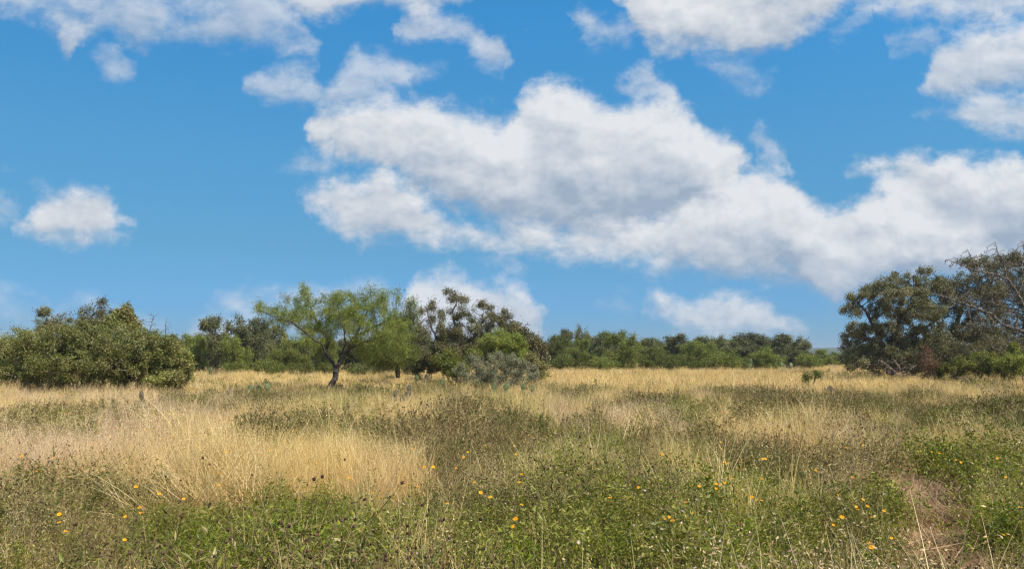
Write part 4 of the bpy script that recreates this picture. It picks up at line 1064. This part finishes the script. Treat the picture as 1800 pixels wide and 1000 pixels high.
def flower_meshes():
    pb = MB(); n = 11
    for i in range(n):
        a = 2 * math.pi * i / n; c, s = math.cos(a), math.sin(a)
        ring = [(.004, 0), (.013, .0048), (.0205, .0036), (.021, -.0036), (.013, -.0048)]
        V = [(r * c - q * s, r * s + q * c, .001 * math.sin(i * 2.4) + r * (.12 if i % 2 else -.05)) for r, q in ring]
        pb.add(V, [(0, 1, 2, 3, 4)], random.random())
    db = MB(); V = [(0, 0, .0045)]
    for r, z in ((.004, .0035), (.0062, .001), (.005, -.003)):
        V += [(r * math.cos(k * math.pi / 4), r * math.sin(k * math.pi / 4), z) for k in range(8)]
    db.add(V, [(0, 1 + k, 1 + (k + 1) % 8) for k in range(8)], .5)
    f4 = [(1 + j * 8 + k, 1 + (j + 1) * 8 + k, 1 + (j + 1) * 8 + (k + 1) % 8, 1 + j * 8 + (k + 1) % 8) for j in range(2) for k in range(8)]
    db2 = MB(); db2.add(V, f4, .5); db.f.append(db2.f[0]); db.t.append(db2.t[0]); db.m.append(db2.m[0])
    sb = MB(); zs = np.linspace(-.60, 0, 6); xs = .02 * np.sin(np.linspace(0, 3, 6)); xs -= xs[-1]
    P_ = np.stack([xs, xs * .4, zs], 1)
    tubes(sb, P_[:-1], P_[1:], np.full(5, .0014), np.full(5, .0012), 5, tint=np.full(5, .5))
    return pb.mesh('petals', [M['petal']]), db.mesh('disc', [M['disc']]), sb.mesh('stem', [M['forb']])
FP, FD, FS = flower_meshes()
ORD = 'first second third fourth fifth sixth seventh eighth ninth tenth eleventh twelfth thirteenth fourteenth fifteenth sixteenth seventeenth eighteenth nineteenth twentieth'.split()
ORD += ['twenty-' + o for o in ORD[:9]] + ['thirtieth'] + ['thirty-' + o for o in ORD[:9]]
def region(px, py):
    if py < 790: return ('small', 'beige grass at the left' if px < 350 else 'gold grass left of the middle' if px < 750 else 'far weeds in the middle' if px < 1200 else 'far weeds at the right')
    if px < 350: return ('', 'dull weeds at lower left')
    if px < 740: return ('', 'bright green clump at lower left')
    if px < 1000: return ('', 'mixed growth at the bottom middle')
    if px < 1225: return ('', 'green growth right of the bottom middle')
    if px < 1420: return ('', 'loose cluster left of the worn track')
    if px < 1600: return ('', 'green clump beside the worn track')
    return ('', 'growth beyond the worn track')
REG = {}
for f in sorted(FL): REG.setdefault(region(*f), []).append(f)
for (size, where), fs in REG.items():
  for rank, (px, py) in enumerate(fs):
    hh = .60 if py > 780 else .52
    d = direction(px, py); t = (hh - EYE) / d.z
    p = Vector((0, 0, EYE)) + d * t
    r = empty('wildflower', (p.x, p.y, 0)); r.empty_display_size = .05
    tag(r, '%sorange wildflower in the %s, %s from the left' % (size + ' ' if size else '', where, ORD[rank]), 'flower', 'orange wildflowers in the ' + where)
    sc = RNG.uniform(.5, .85)
    tilt = (RNG.uniform(-.1, .8), RNG.uniform(-.4, .4), 0)
    for nm, me in (('petals', FP), ('disc', FD), ('stem', FS)):
        c = bpy.data.objects.new(nm, me); COL.objects.link(c); c.parent = r
        c.location = (0, 0, hh)
        if nm != 'stem': c.rotation_euler = tilt; c.scale = (sc, sc, sc)

# ------------------------------------------------------------------ the meadow itself
acc = {k: [] for k in range(6)}
D = globals().get('DENS', 1.0)
CL_ = np.array(CLEAR)
for lod, y0, y1, dens in ((0, 1.5, 13, 32), (1, 13, 34, 14), (2, 34, 66, 3.4), (2, 66, 112, 1.9)):
    x, y = wedge(y0, y1, dens * D, extra=6 if lod < 2 else 8)
    cl = np.ones(len(x), bool)
    for cx, cy in CL_: cl &= ~((np.abs(x - cx * y / cy) < .55) & (y > cy - 3.6) & (y < cy + .25))
    x, y = x[cl], y[cl]
    Wt = kinds_at(x, y)
    Pc = np.cumsum(Wt, 1); Pc /= Pc[:, -1:]
    kd = (RNG.random(len(x))[:, None] > Pc).sum(1)
    for k in range(6):
        s_ = kd == k
        acc[k].append((lod, x[s_], y[s_]))
for k in range(6):
    keys, pos, rot, scl, idx = [], [], [], [], []
    letter = 'gwspym'[k]
    for lod, x, y in acc[k]:
        n = len(x)
        base_i = lod * NV
        pos.append(np.stack([x, y, np.zeros(n)], 1))
        wl = np.array([mnoise.noise((a * .3, b * .3, 40)) for a, b in zip(x, y)]); wl2 = np.array([mnoise.noise((a * .3, b * .3, 50)) for a, b in zip(x, y)])
        lean_x = RNG.normal(0, .12, n) + wl * .6; lean_y = RNG.normal(-.10, .14, n) + wl2 * .8
        rot.append(np.stack([lean_x, lean_y, RNG.uniform(0, 6.283, n)], 1))
        hn = np.array([mnoise.noise((a * .45, b * .45, 20 + k)) for a, b in zip(x, y)])
        sc = np.clip(RNG.uniform(.6, 1.25, n) * (1 + .9 * hn), .35, 1.7) * np.interp(y, [10, 24, 40], [1, .8, .68])
        if k in (0, 1): sc *= 1.0 + .12 * hn
        scl.append(np.stack([sc * 1.1, sc * 1.1, sc], 1))
        idx.append(base_i + RNG.integers(0, NV, n))
    keys = ['%s%d%d' % (letter, l_, v) for l_ in range(3) for v in range(NV)]
    o = scatter(NAMES[k][0], keys, np.concatenate(pos).astype(np.float32), np.concatenate(rot).astype(np.float32), np.concatenate(scl).astype(np.float32), np.concatenate(idx).astype(np.int32))
    tag(o, LABELS[k], NAMES[k][1], kind='stuff')
print('meadow', {k: sum(len(a[1]) for a in acc[k]) for k in acc})

# ------------------------------------------------------------------ the wood that closes the view behind the line of trees, one mass
wood = []
for k_ in 'mot':
    for pr in PROTO[k_][:2]:
        me = [c for c in pr.children if c.name.startswith('crown')][0].data
        key = 'wood%02d' % len(wood); SRCS[key] = bpy.data.objects.new('wood_%s' % key, me); wood.append(key)
n = 420
x = RNG.uniform(-190, 190, n); y = RNG.uniform(108, 175, n)
ok = np.abs(x) < y * .85 + 20
x, y = x[ok], y[ok]; n = len(x)
sc = RNG.uniform(.75, 1.15, n)
gap = np.exp(-((x / y * 1413 + 900 - 1466) / 40) ** 2)              # lower where the hills show
sc *= 1 - .72 * gap
o = scatter('far_wood', wood, np.stack([x, y, np.full(n, -.1)], 1).astype(np.float32), np.stack([x * 0, x * 0, RNG.uniform(0, 6.28, n)], 1).astype(np.float32),
            np.stack([sc * 1.5, sc * 1.5, sc], 1).astype(np.float32), RNG.integers(0, len(wood), n).astype(np.int32))
tag(o, 'low wood of oak and mesquite far behind the line of trees', 'wood', kind='stuff')

# ------------------------------------------------------------------ the air
def haze():
    m, T = new_mat('air')
    v = T.n('ShaderNodeVolumePrincipled', ins={'Color': (.78, .87, 1, 1), 'Density': .00028, 'Anisotropy': .2})
    T.t.links.new(v.outputs[0], T.n('ShaderNodeOutputMaterial').inputs['Volume'])
    x, y0, y1, z0, z1 = 4200, -4200, 4200, -1.5, 32
    V = [(a, b, c) for c in (z0, z1) for b in (y0, y1) for a in (-x, x)]
    me = bpy.data.meshes.new('haze'); me.from_pydata(V, [], [(0, 2, 3, 1), (4, 5, 7, 6), (0, 1, 5, 4), (2, 6, 7, 3), (0, 4, 6, 2), (1, 3, 7, 5)])
    me.materials.append(m)
    o = bpy.data.objects.new('haze', me); COL.objects.link(o); tag(o, kind='stuff')
haze()
